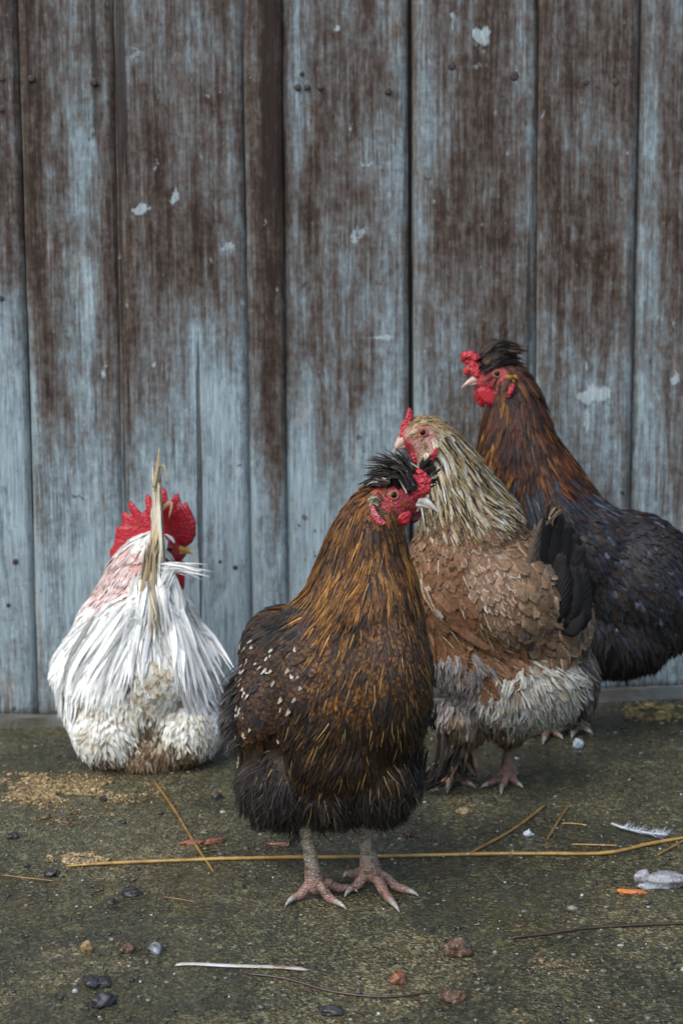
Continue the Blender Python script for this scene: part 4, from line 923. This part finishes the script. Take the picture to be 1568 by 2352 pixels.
gC('wing', 'c_wing_pale', 'oval', 50, 24, [(1100, 1300, 1120, 1370), (1150, 1310, 1175, 1380), (1130, 1390, 1155, 1450), (1180, 1380, 1200, 1450), (1170, 1450, 1200, 1500)], lift=9, jit=.15)
gC('wing', 'c_wing', 'oval', 110, 34, [(1030, 1420, 1085, 1475), (1090, 1465, 1150, 1505), (990, 1400, 1040, 1450)], lift=7, jit=.06)
gC('tail_coverts', 'c_covert', 'round', 66, 40, [(1210, 1330, 1230, 1400), (1250, 1350, 1265, 1420), (1225, 1420, 1240, 1480), (1280, 1440, 1285, 1510), (1330, 1430, 1330, 1500), (1240, 1480, 1265, 1530), (1310, 1490, 1300, 1550)], lift=10, hug=.8, jit=.2, dens=.6)
gC('belly_fluff', 'c_grey', 'lance', 54, 11, [(1030, 1530, 1020, 1590), (1080, 1550, 1080, 1610), (1030, 1600, 1030, 1660), (1100, 1610, 1110, 1660), (1150, 1550, 1150, 1600)], lift=10, hug=.65, clump=.55, jit=.35, dens=2.0)
gC('belly_fluff', 'c_white', 'lance', 60, 7, [(1180, 1560, 1185, 1630), (1240, 1560, 1260, 1620), (1300, 1560, 1320, 1620), (1210, 1630, 1215, 1680), (1160, 1620, 1160, 1680), (1280, 1630, 1290, 1670)], lift=14, hug=.5, clump=.75, jit=.45, dens=3.4)
gC('belly_fluff', 'c_tan', 'hair', 50, 9, [(1040, 1670, 1035, 1715), (1090, 1680, 1090, 1720), (1150, 1680, 1150, 1710), (1210, 1675, 1210, 1700)], lift=9, hug=.5, clump=.5, jit=.25, dens=1.6)
gC('rear_fluff', 'c_rear', 'lance', 62, 18, [(1345, 1520, 1360, 1580), (1350, 1590, 1355, 1640), (1335, 1480, 1355, 1530)], lift=11, hug=.55, clump=.4, jit=.2)
C.finish_body()
C.bj = .10
C.feathers(30000, M_FEATHER_DRY, sig=12, seed=31)
# tail: a tent of broad feathers, the black inner side open towards us
tl = [((1262, 1420), (1236, 1300), (1248, 1196), 26, 56, 'c_tail_brown'), ((1270, 1420), (1250, 1300), (1266, 1166), 34, 76, 'c_tail'), ((1280, 1425), (1272, 1300), (1284, 1176), 44, 84, 'c_tail'), ((1290, 1425), (1290, 1310), (1304, 1196), 52, 84, 'c_tail'),
      ((1298, 1430), (1306, 1330), (1320, 1222), 56, 80, 'c_tail'), ((1305, 1435), (1314, 1350), (1332, 1248), 50, 76, 'c_tail'), ((1308, 1440), (1322, 1380), (1336, 1300), 40, 70, 'c_tail'), ((1308, 1450), (1324, 1410), (1338, 1360), 30, 60, 'c_tail'),
      ((1272, 1430), (1276, 1360), (1290, 1270), 14, 60, 'c_tail'), ((1292, 1440), (1300, 1370), (1312, 1300), 20, 64, 'c_tail'), ((1300, 1460), (1312, 1420), (1326, 1370), 14, 56, 'c_tail')]
for i, (a, b_, c2, dy, wd, pn) in enumerate(tl):
    C.big_feather('tail_feather', [(*a, dy - 130), (*b_, dy - 125), (*c2, dy - 105)], [wd * .5, wd, wd * 1.1, wd * .85, wd * .3], (.55 - .1 * i, -.8, .15), pn, M_FEATHER_DRY, 200 + i)
C.tuft('tail_tip_barbs', [(36, [(1262, 1195, -75), (1272, 1172, -72), (1282, 1164, -70)], 8, 12, 5, 'c_tan'), (14, [(1325, 1235, -30), (1338, 1240, -28), (1344, 1246, -28)], 6, 5, 5, 'c_grey')], M_FEATHER_DRY, 9)
rr = random.Random(4)
cov = []
for row, (y0, xs) in enumerate([(1262, (1196, 1222)), (1300, (1180, 1206, 1232)), (1340, (1188, 1214, 1240)), (1380, (1196, 1224, 1252, 1345)), (1418, (1206, 1236, 1266, 1340)), (1452, (1216, 1250, 1284, 1316, 1346)), (1484, (1236, 1270, 1304, 1332))]):
    for x in xs: cov.append((x + rr.uniform(-7, 7), y0 + rr.uniform(-9, 9) - 18, (62 if x < 1300 else 100) + rr.uniform(-16, 16), rr.uniform(52, 76), rr.uniform(32, 46) * (1 if x < 1300 else .7)))
for i, (x, y, a, L_, W_) in enumerate(cov):
    ar = math.radians(a); pts = []
    for t, off in ((0, 4), (.5, 15), (1, 20)):
        qx, qy = x + math.cos(ar) * L_ * t, y + math.sin(ar) * L_ * t
        pts.append((qx, qy, min(C.sd(qx, qy, off, -40), -20 if x > 1300 else 99)))
    nrm = C.hit(x, y)[1]; nv = Vector((0.1, -.95, .25)) if nrm is None else (nrm * .75 + Vector((rr.uniform(-.2, .3), -.4, .15)))
    C.big_feather('covert_feather', pts, [W_ * .45, W_ * .8, W_, W_ * 1.02, W_ * .92, W_ * .66, W_ * .15], nv, 'c_covert', M_FEATHER_DRY, 300 + i, LV=12)
for i in range(9):                               # folded flight feathers along the wing's lower edge
    f = i / 8
    P3 = [(968 + 60 * f, 1330 + 62 * f), (1005 + 75 * f, 1398 + 60 * f), (1048 + 104 * f, 1446 + 68 * f)]
    C.big_feather('flight_feather', [(qx, qy, C.sd(qx, qy, 10 + 3 * k + i * .6, -60)) for k, (qx, qy) in enumerate(P3)], [18, 28, 30, 28, 20, 6], Vector((.05, -.9, .35)), 'c_wing', M_FEATHER_DRY, 360 + i)
C.eye(970, 993, 11)
C.puff('comb', [(914, 1010), (920, 994), (918, 980), (924, 968), (930, 962), (934, 946), (938, 936), (945, 940), (947, 956), (950, 972), (946, 986), (944, 1004), (930, 1014)], (934, 985), -16, 22, M_PINKRED)
C.beak((930, 1016), (900, 1038), -16, -22, 19, M_BEAK_P, .3)
C.puff('wattle', [(984, 1046), (992, 1040), (1000, 1026), (1006, 1030), (1004, 1046), (996, 1058), (984, 1062), (978, 1058)], (994, 1046), C.sd(992, 1046, 7), 12, M_PINKRED)
C.puff('wattle', [(938, 1046), (946, 1040), (956, 1042), (956, 1060), (948, 1072), (940, 1062)], (948, 1054), -30, 12, M_PINKRED)
C.leg((1168, 1700), (1166, 1780), [((1152, 1812), (1150, 1828)), ((1120, 1808), (1104, 1812)), ((1188, 1806), (1200, 1812))], [((1182, 1782), (1190, 1780))], 17, 20, M_LEG_D, dytop=4)
C.leg((1050, 1700), (1034, 1782), [((1010, 1806), (996, 1812)), ((1076, 1806), (1092, 1812)), ((1030, 1812), (1026, 1824))], [((1060, 1785), (1068, 1782))], 24, 24, M_LEG_D, dytop=4)
C.tuft('leg_feathers', [(90, [(1042, 1690, -30), (1025, 1750, -36), (1000, 1800, -40)], 16, 14, 9, 'c_foot'), (60, [(1060, 1700, -30), (1060, 1755, -36), (1060, 1795, -40)], 14, 18, 8, 'c_foot'), (50, [(1010, 1770, -34), (985, 1795, -34), (970, 1808, -34)], 12, 9, 8, 'c_foot')], M_FEATHER_DRY, 10)

# ================================================================== tall dark hen
YD = G(1290, 1690).y
Dn = Bird('dark_hen', YD, (1330, 1690), 'tall blackish hen with red-brown neck and lumpy red comb against the planks', 'hen')
Dn.blob(1430, 1335, 178, 160, 140, 10, -18); Dn.blob(1330, 1270, 120, 130, 130, 0); Dn.blob(1520, 1370, 110, 130, 110, 25, -25); Dn.blob(1400, 1450, 150, 92, 120, 0); Dn.blob(1300, 1420, 110, 110, 110, 0)
Dn.blob(1600, 1350, 70, 90, 80, 30, -30); Dn.blob(1480, 1430, 90, 60, 100, 0)
Dn.chain([(1265, 1210, 0, 125), (1225, 1120, 0, 108), (1192, 1050, -4, 92), (1184, 985, -6, 76), (1178, 920, -8, 62), (1166, 880, -8, 52)], 20)
Dn.blob(1150, 864, 56, 44, 42, -8, 4); Dn.blob(1112, 876, 28, 22, 24, -10, 10)
Dn.build(0.0045)
gD = Dn.guide
gD('face', 'skin_red', 'hair', 1, 1, [(1140, 868, 1120, 870), (1115, 880, 1100, 882), (1130, 892, 1130, 900), (1150, 870, 1155, 880)], bias=-3)
gD('neck_feathers', 'd_hackle', 'lance', 36, 9, [(1180, 850, 1205, 875), (1175, 890, 1180, 920), (1150, 905, 1150, 930)], lift=4)
gD('neck_feathers', 'd_hackle', 'lance', 80, 13, [(1215, 890, 1235, 950), (1180, 940, 1180, 1010), (1230, 970, 1250, 1040), (1140, 960, 1130, 1020), (1200, 1030, 1205, 1100), (1260, 1050, 1290, 1110), (1160, 1040, 1150, 1100), (1310, 1100, 1360, 1140)], lift=9, clump=.3)
gD('neck_feathers', 'd_gold', 'lance', 60, 14, [(1120, 1050, 1105, 1090), (1135, 1075, 1125, 1120), (1110, 1020, 1100, 1050)], lift=9, clump=.3)
gD('mantle_feathers', 'd_mantle', 'lance', 92, 14, [(1160, 1110, 1165, 1180), (1200, 1120, 1215, 1190), (1260, 1120, 1290, 1185), (1330, 1130, 1385, 1170), (1230, 1180, 1255, 1240), (1180, 1190, 1190, 1250)], lift=10, clump=.35)
gD('wing', 'd_dark', 'oval', 66, 26, [(1320, 1190, 1370, 1250), (1400, 1190, 1455, 1230), (1480, 1220, 1525, 1270), (1370, 1280, 1410, 1350), (1450, 1290, 1495, 1360), (1530, 1290, 1560, 1370), (1390, 1370, 1415, 1440), (1470, 1390, 1500, 1450), (1330, 1340, 1345, 1420), (1540, 1390, 1555, 1450)], lift=10, clump=.25, jit=.18)
gD('belly_fluff', 'd_fluff', 'hair', 60, 9, [(1360, 1470, 1360, 1530), (1420, 1490, 1425, 1545), (1480, 1470, 1490, 1520), (1540, 1460, 1550, 1500), (1390, 1530, 1395, 1560), (1310, 1500, 1310, 1550)], lift=12, hug=.45, grav=.2, clump=.5, jit=.25, dens=2.0)
Dn.finish_body()
Dn.feathers(22000, M_FEATHER_WET, sig=13, seed=41)
Dn.tuft('crest', [(110, [(1112, 838, -36), (1150, 815, -36), (1195, 826, -10)], 9, 10, 8, 'd_crest'), (100, [(1112, 832, -20), (1150, 800, -14), (1200, 806, 0)], 9, 9, 8, 'd_crest'), (60, [(1115, 842, -40), (1155, 830, -40), (1200, 845, -20)], 7, 9, 8, 'd_hackle'), (50, [(1115, 832, 0), (1145, 796, 10), (1175, 798, 20)], 9, 8, 8, 'd_crest')], M_FEATHER_WET, 12)
Dn.eye(1141, 858, 10)
Dn.lumps('comb', [(1068, 818, -16, 11), (1080, 816, -16, 11), (1092, 824, -18, 12), (1102, 836, -20, 12), (1074, 832, -14, 9), (1085, 838, -16, 11), (1076, 848, -16, 9), (1070, 854, -14, 8), (1088, 852, -18, 11), (1100, 850, -20, 12), (1110, 846, -24, 11), (1064, 826, -10, 8), (1095, 862, -22, 9)], M_PINKRED)
Dn.beak((1104, 874), (1057, 886), -14, -18, 16, M_BEAK_P, .3)
Dn.puff('wattle', [(1092, 896), (1104, 888), (1122, 890), (1138, 904), (1146, 920), (1138, 930), (1124, 932), (1110, 926)], (1118, 912), Dn.sd(1122, 900, 8), 15, M_RED)
Dn.puff('wattle', [(1090, 892), (1100, 896), (1110, 920), (1112, 936), (1102, 934), (1092, 920), (1086, 904)], (1100, 914), 0, 12, M_RED)
Dn.puff('earlobe', [(1166, 896), (1176, 880), (1182, 884), (1178, 900), (1170, 914), (1162, 912)], (1172, 898), Dn.sd(1172, 896, 7), 12, M_PINKRED)
Dn.tuft('ear_tuft', [(30, [(1172, 864, Dn.sd(1172, 864, 5)), (1180, 866, Dn.sd(1180, 866, 7)), (1188, 872, Dn.sd(1186, 872, 7))], 5, 5, 6, 'd_gold')], M_FEATHER_DRY, 16, nj=.3)
for i in range(7):
    r = random.Random(50 + i)
    Dn.big_feather('tail_feather', [(1600, 1330 + 8 * i, 10 + 8 * i), (1660, 1270 + 14 * i, 10 + 10 * i), (1720, 1240 + 26 * i, 10 + 10 * i)], [24, 44, 48, 36, 10], (.2, -.9, .3), 'd_dark', M_FEATHER_WET, 400 + i)
Dn.leg((1322, 1560), (1322, 1655), [((1290, 1682), (1276, 1688)), ((1316, 1690), (1312, 1698)), ((1348, 1684), (1360, 1688))], [((1336, 1660), (1342, 1658))], 20, 20, M_LEG_D, dytop=10)
Dn.leg((1260, 1560), (1255, 1668), [((1222, 1692), (1208, 1698)), ((1250, 1702), (1246, 1712)), ((1280, 1694), (1292, 1700))], [((1268, 1672), (1274, 1668))], 20, 20, M_LEG_D, dytop=10)

# ================================================================== things lying on the ground
M_STRAW = mat_speckle('wet_straw', (0.36, 0.22, 0.055), (0.22, 0.12, 0.028), (0.45, 0.36, 0.18), 0.35, 60, 0.4, 0.001)
M_STRAW2 = mat_speckle('brown_straw', (0.22, 0.125, 0.03), (0.12, 0.065, 0.02), None, 0.4, 60, 0.4, 0.001)
M_TWIG = mat_speckle('dark_twig', (0.035, 0.022, 0.015), (0.06, 0.035, 0.02), None, 0.35, 90, 0.5, 0.001)
M_PALE = mat_speckle('pale_stick', (0.45, 0.46, 0.45), (0.32, 0.27, 0.20), (0.16, 0.10, 0.06), 0.3, 50, 0.4, 0.001, grain=(.3, 1, 1))
M_STONE = mat_speckle('wet_black_stone', (0.018, 0.018, 0.020), (0.035, 0.033, 0.031), None, 0.16, 90, 0.9, 0.003)
M_BSTONE = mat_speckle('brown_stone', (0.045, 0.025, 0.014), (0.15, 0.075, 0.035), (0.34, 0.32, 0.28), 0.22, 150, 1.0, 0.004)
M_TSTONE = mat_speckle('tan_stone', (0.22, 0.15, 0.06), (0.15, 0.10, 0.045), None, 0.45, 120, 0.6, 0.002)
M_WSTONE = mat_speckle('white_stone', (0.50, 0.54, 0.56), (0.38, 0.40, 0.40), None, 0.4, 120, 0.5, 0.002)
M_BARK = mat_speckle('red_bark', (0.20, 0.065, 0.030), (0.075, 0.032, 0.018), (0.36, 0.22, 0.15), 0.35, 90, 0.8, 0.002)
M_SHELL = mat_speckle('wet_plastic', (0.30, 0.31, 0.33), (0.13, 0.11, 0.11), (0.45, 0.46, 0.48), 0.15, 70, 0.9, 0.004)
GS = lambda y: abs((G(784, y) - G(785, y)).length)
def stalk(name, pts, w, mat, label, cat, group=None, flat=.8, nodes=0):
    P = catmull([tuple(G(*q)) for q in pts], 26 if len(pts) > 2 else 14); n = len(P)
    r = np.array([w * .5 * GS(np.interp(i, (0, n - 1), (pts[0][1], pts[-1][1]))) for i in range(n)])
    r *= np.interp(np.linspace(0, 1, n), (0, .06, .94, 1), (.4, 1, 1, .4)) * (1 + .06 * np.sin(np.arange(n) * 2.3))
    P[:, 2] = r * flat + .0004
    me = tube(P, r, 7, flat, True, .05)
    o = link(name, me, mat, origin=Vector(P[n // 2]) * Vector((1, 1, 0)) if False else Vector((P[n // 2][0], P[n // 2][1], 0)))
    return tag(o, label, cat, group)
stalk('straw_stalk', [(152, 1992), (300, 1985), (480, 1978), (640, 1974), (850, 1972), (1100, 1966), (1250, 1965), (1390, 1964), (1480, 1945), (1620, 1918)], 10, M_STRAW, 'long yellow straw stalk lying across the yard behind the crested hen\'s legs', 'straw')
stalk('straw_stalk', [(350, 1790), (400, 1862), (450, 1945), (490, 2004)], 7, M_STRAW2, 'slanting straw stalk crossing the long one behind the white rooster', 'straw')
stalk('straw_stalk', [(1080, 1962), (1150, 1925), (1200, 1893), (1254, 1850)], 8, M_STRAW2, 'brown straw slanting below the buff hen\'s feet', 'straw')
stalk('straw_stalk', [(1256, 1930), (1282, 1888), (1305, 1854)], 6, M_STRAW2, 'short steep straw with a thin stem touching its middle', 'straw')
stalk('straw_stalk', [(1288, 1893), (1320, 1894), (1348, 1898)], 4, M_STRAW, 'thin short stem touching the steep straw', 'straw')
stalk('straw_stalk', [(1310, 1942), (1360, 1943), (1420, 1945)], 5, M_STRAW, 'thin pale straw just behind the bend of the long stalk', 'straw')
stalk('straw_stalk', [(1510, 1966), (1540, 1950), (1575, 1930)], 7, M_STRAW2, 'bent straw end leaning beside the long stalk\'s tip', 'straw')
stalk('straw_stalk', [(5, 2012), (60, 2019), (125, 2026)], 5, M_STRAW2, 'thin brown straw near the black stone at the long stalk\'s butt', 'straw')
stalk('straw_stalk', [(375, 2062), (410, 2067), (450, 2074)], 3.5, M_STRAW2, 'very thin brown straw sliver on open wet floor', 'straw')
stalk('pale_stick', [(403, 2219), (440, 2217), (540, 2222), (640, 2225), (708, 2230)], 15, M_PALE, 'flat pale grey split stick lying alone on the wet floor', 'stick', flat=.35)
stalk('dark_twig', [(1172, 2157), (1240, 2150), (1350, 2135), (1470, 2128), (1620, 2122)], 8, M_TWIG, 'thin dark brown twig lying alone on bare wet floor', 'twig')
stalk('dark_twig', [(560, 2218 + 20), (660, 2252), (760, 2280), (880, 2293), (985, 2283)], 7, M_TWIG, 'curved black twig beside the red-brown lumps', 'twig')
def rock(name, x, y, rx, rz, mat, label, cat, group=None, ry=None, seed=None, sub=3):
    r = random.Random(seed if seed is not None else int(x * 7 + y)); k = GS(y); g = G(x, y)
    iv, iq = ico(sub); ox = r.uniform(0, 90)
    V = []
    for p in iv:
        d = 1 + .55 * noise.noise(Vector(p) * 1.5 + Vector((ox, 0, 0))) + .30 * noise.noise(Vector(p) * 3.6 + Vector((0, ox, 0))) + .2 * noise.noise(Vector(p) * 9 + Vector((0, ox, 0)))
        V.append((p[0] * rx * d, p[1] * (ry or rx * .8) * d, p[2] * rz * d))
    V = np.array(V) * k; a = r.uniform(-.5, .5); V = V @ rotZ(a).T; V[:, 2] *= 1.25; V[:, 2] += rz * k * .62 ; V[:, 2] = np.maximum(V[:, 2], -.001)
    o = link(name, fast_mesh(name, V + np.array((g.x, g.y, 0)), iq), mat, origin=(g.x, g.y, 0)); return tag(o, label, cat, group)
rock('black_stone', 222, 2262, 32, 11, M_STONE, 'larger wet black stone of two near the pale stick\'s left end', 'stone')
rock('black_stone', 238, 2306, 26, 14, M_STONE, 'wet black angular stone just in front of the flat black one', 'stone')
rock('black_stone', 120, 2009, 17, 7, M_STONE, 'small black stone beside the butt of the long straw', 'stone')
rock('black_stone', 300, 2053, 24, 6, M_STONE, 'flat dark chip in front of the long straw\'s left half', 'stone')
rock('black_stone', 256, 2073, 14, 5, M_STONE, 'tiny dark chip next to a flat dark chip', 'stone')
rock('black_stone', 238, 1840, 8, 7, M_STONE, 'tiny dark pebble in front of the sitting white rooster', 'stone')
rock('black_stone', 30, 1924, 14, 6, M_STONE, 'dark clod lying apart below the yellow meal', 'stone')
rock('black_stone', 62, 1992, 7, 6, M_STONE, 'tiny dark pebble left of the long straw\'s butt', 'stone')
rock('black_stone', 500, 1833, 12, 6, M_STONE, 'small dark clod between white rooster and crested hen', 'stone')
rock('black_stone', 936, 1922, 9, 12, M_BSTONE, 'dark upright seed-like clod behind the crested hen\'s right leg', 'stone')
rock('pebble', 200, 2184, 14, 11, M_TSTONE, 'round tan pebble on the wet floor', 'stone')
rock('pebble', 292, 2186, 16, 11, M_BSTONE, 'dark brown lump between tan pebble and whitish stone', 'stone')
rock('pebble', 357, 2184, 20, 10, mat_speckle('grey_stone', (.03, .03, .032), (.28, .30, .31), None, .25, 70, .9, .003), 'dark stone with a whitish wet face', 'stone')
rock('brown_lump', 1050, 2192, 26, 20, M_BSTONE, 'knobbly brown and white lump, largest on the open floor', 'lump')
rock('brown_lump', 915, 2256, 19, 12, M_BARK, 'small red-brown lump next to the black twig', 'lump')
rock('brown_lump', 1038, 2296, 27, 12, M_BSTONE, 'wet dark red-brown lump at the black twig\'s end', 'lump')
rock('brown_lump', 760, 2326, 24, 9, M_STONE, 'dark wet clod in front of the black twig', 'lump')
rock('white_pebble', 1326, 1716, 11, 10, M_WSTONE, 'white pebble beside the dark hen\'s feet', 'stone')
rock('pebble', 1212, 1932 - 13, 11, 6, M_WSTONE, 'small whitish chip below the slanting brown straws', 'stone')
rock('tan_chip', 1065, 1867, 17, 7, M_TSTONE, 'tan crumb lying in front of the buff hen\'s feet', 'stone')
rock('wood_chip', 445, 1938, 30, 5, M_BARK, 'long reddish bark chip behind the crossing straws', 'wood chip', ry=9)
rock('wood_chip', 492, 1936, 26, 6, M_BARK, 'second reddish bark chip at the end of the long one', 'wood chip', ry=9)
rock('wood_chip', 648, 1942, 34, 4, M_BARK, 'thin pale-red chip behind the crested hen\'s left leg', 'wood chip', ry=6)
rock('wood_chip', 1446, 2052, 32, 5, mat_speckle('orange_chip', (.50, .16, .03), (.33, .09, .02), (.5, .4, .35), .25, 70, .5, .001), 'bright orange flat wood chip on the wet floor', 'wood chip', ry=10)
rock('wet_plastic_scrap', 1530, 2034, 62, 16, M_SHELL, 'crumpled shiny greyish wet scrap behind the orange chip', 'scrap', ry=26)
rock('wet_plastic_scrap', 1474, 2024, 20, 13, M_SHELL, 'smaller shiny whitish scrap beside the crumpled grey one', 'scrap')
# small white down feather by the long stalk
fe = []
o_ = empty('fallen_feather', G(1460, 1920)); o_['_o'] = list(o_.location); tag(o_, 'dirty white fallen feather beside the end of the long straw', 'feather')
Pf = catmull([tuple(G(1403, 1899)), tuple(G(1440, 1912)), tuple(G(1490, 1922)), tuple(G(1532, 1925))], 12); Pf[:, 2] = .004
link('quill', tube(Pf, [.0016] * 11 + [.0006], 6), M_WSTONE, o_)
V, Fc = [], []
for i in range(120):
    t = random.uniform(.28, 1); q = Pf[int(t * 11)] + np.array((random.uniform(-.004, .004), 0, 0)); sd_ = random.choice((-1, 1))
    tip = q + np.array((random.uniform(.004, .016), sd_ * random.uniform(.006, .018), random.uniform(-.002, .005))); n0 = len(V)
    V += [q + np.array((-.0007, 0, 0)), q + np.array((.0007, 0, 0)), tip]; Fc.append((n0, n0 + 1, n0 + 2))
ob = link('vane', mesh('vane', V, Fc), mat_plain('down_white', (.42, .46, .50), .6), o_); ob['kind'] = 'stuff'

# yellow feed meal: clusters of crumbs
M_GRIT = mat_attr('grit', .4)
def crumbs(name, cx, cy, rx, ry, n, size, cols, label, cat, seed, flat=.5, parent=None, clus=1.0):
    r = np.random.default_rng(seed); iv, iq = ico(1); V, Q, Cc, m = [], [], [], 0
    while m < n:
        a, b = r.normal(0, .42, 2) * clus
        if a * a + b * b > 1.3 or noise.noise((a * 2.2 + seed, b * 2.2, seed)) < -.08: continue
        g = G(cx + a * rx, cy + b * ry); k = GS(cy + b * ry); sz = size * k * math.exp(r.normal(0, .45))
        p = iv * (sz * r.uniform(.7, 1.4), sz * r.uniform(.7, 1.4), sz * flat) * (1 + r.normal(0, .18, (len(iv), 1)))
        p = p @ rotZ(r.uniform(0, 6)).T + np.array((g.x, g.y, sz * flat * .5)); V.append(p); Q.append(iq + m * len(iv)); m += 1
        c = np.array(cols[r.integers(len(cols))]) * math.exp(r.normal(0, .25)); Cc.append(np.tile((*c, 1), (len(iv), 1)))
    me = fast_mesh(name, np.vstack(V), np.vstack(Q)); set_attr(me, 'col', 'FLOAT_COLOR', np.vstack(Cc))
    g = G(cx, cy); o = link(name, me, M_GRIT, origin=(g.x, g.y, 0)); tag(o, label, cat, kind='stuff'); return o
YEL = [(.27, .18, .065), (.22, .14, .05), (.33, .25, .12), (.15, .09, .035)]
crumbs('feed_meal', 150, 1818, 210, 40, 4200, 2.3, YEL, 'spilled yellow feed meal in front of the sitting white rooster', 'feed', 3)
crumbs('feed_meal', 60, 1788, 120, 14, 700, 2.2, YEL, 'thin trail of yellow feed meal beyond the main spill', 'feed', 4)
crumbs('feed_meal', 185, 1972, 80, 16, 800, 2.3, [(.34, .25, .12), (.28, .19, .09)], 'small patch of tan feed crumbs behind the long straw', 'feed', 5)
crumbs('feed_meal', 1510, 1638, 90, 22, 700, 3.2, [(.26, .19, .06), (.19, .14, .045)], 'yellowish meal heap at the foot of the plank wall', 'feed', 6)
crumbs('dirt_crumbs', 1290, 2220, 130, 22, 220, 2.6, [(.20, .14, .07), (.14, .09, .05)], 'pale brown crumbs scattered near the dark twig', 'dirt', 7, .35)
crumbs('droppings', 150, 1880, 110, 24, 70, 3.6, [(.12, .07, .03), (.2, .13, .05)], 'dark crumbs scattered below the yellow feed', 'dirt', 8)
# loose grit over the whole yard
def grit():
    r = np.random.default_rng(99); V, Q, Cc = [], [], []; iv, iq = ico(0) if False else ico(1)
    n = 16000; cols = np.array([(.03, .029, .027), (.02, .02, .02), (.09, .085, .065), (.20, .19, .15), (.15, .10, .045), (.34, .36, .34), (.07, .075, .03), (.17, .065, .03)]); pw = np.array([.24, .14, .24, .14, .09, .06, .06, .03])
    xs = r.uniform(-.95, .95, n); ys = .93 + 1.5 * r.random(n) ** 1.25; sz = np.exp(r.normal(-6.75, .45, n)); ci = r.choice(8, n, p=pw)
    for i in range(n):
        s = sz[i]
        p = iv * (s * r.uniform(.7, 1.5), s * r.uniform(.7, 1.3), s * r.uniform(.35, .7)) * (1 + r.normal(0, .2, (len(iv), 1)))
        V.append(p + np.array((xs[i], ys[i], s * .25))); Q.append(iq + i * len(iv)); Cc.append(np.tile((*cols[ci[i]] * math.exp(r.normal(0, .3)), 1), (len(iv), 1)))
    me = fast_mesh('grit', np.vstack(V), np.vstack(Q)); set_attr(me, 'col', 'FLOAT_COLOR', np.vstack(Cc))
    o = link('grit', me, M_GRIT); tag(o, 'fine wet grit and chips strewn over the whole yard floor', 'grit', kind='stuff')
grit()
for o in bpy.data.objects:
    if '_o' in o: del o['_o']
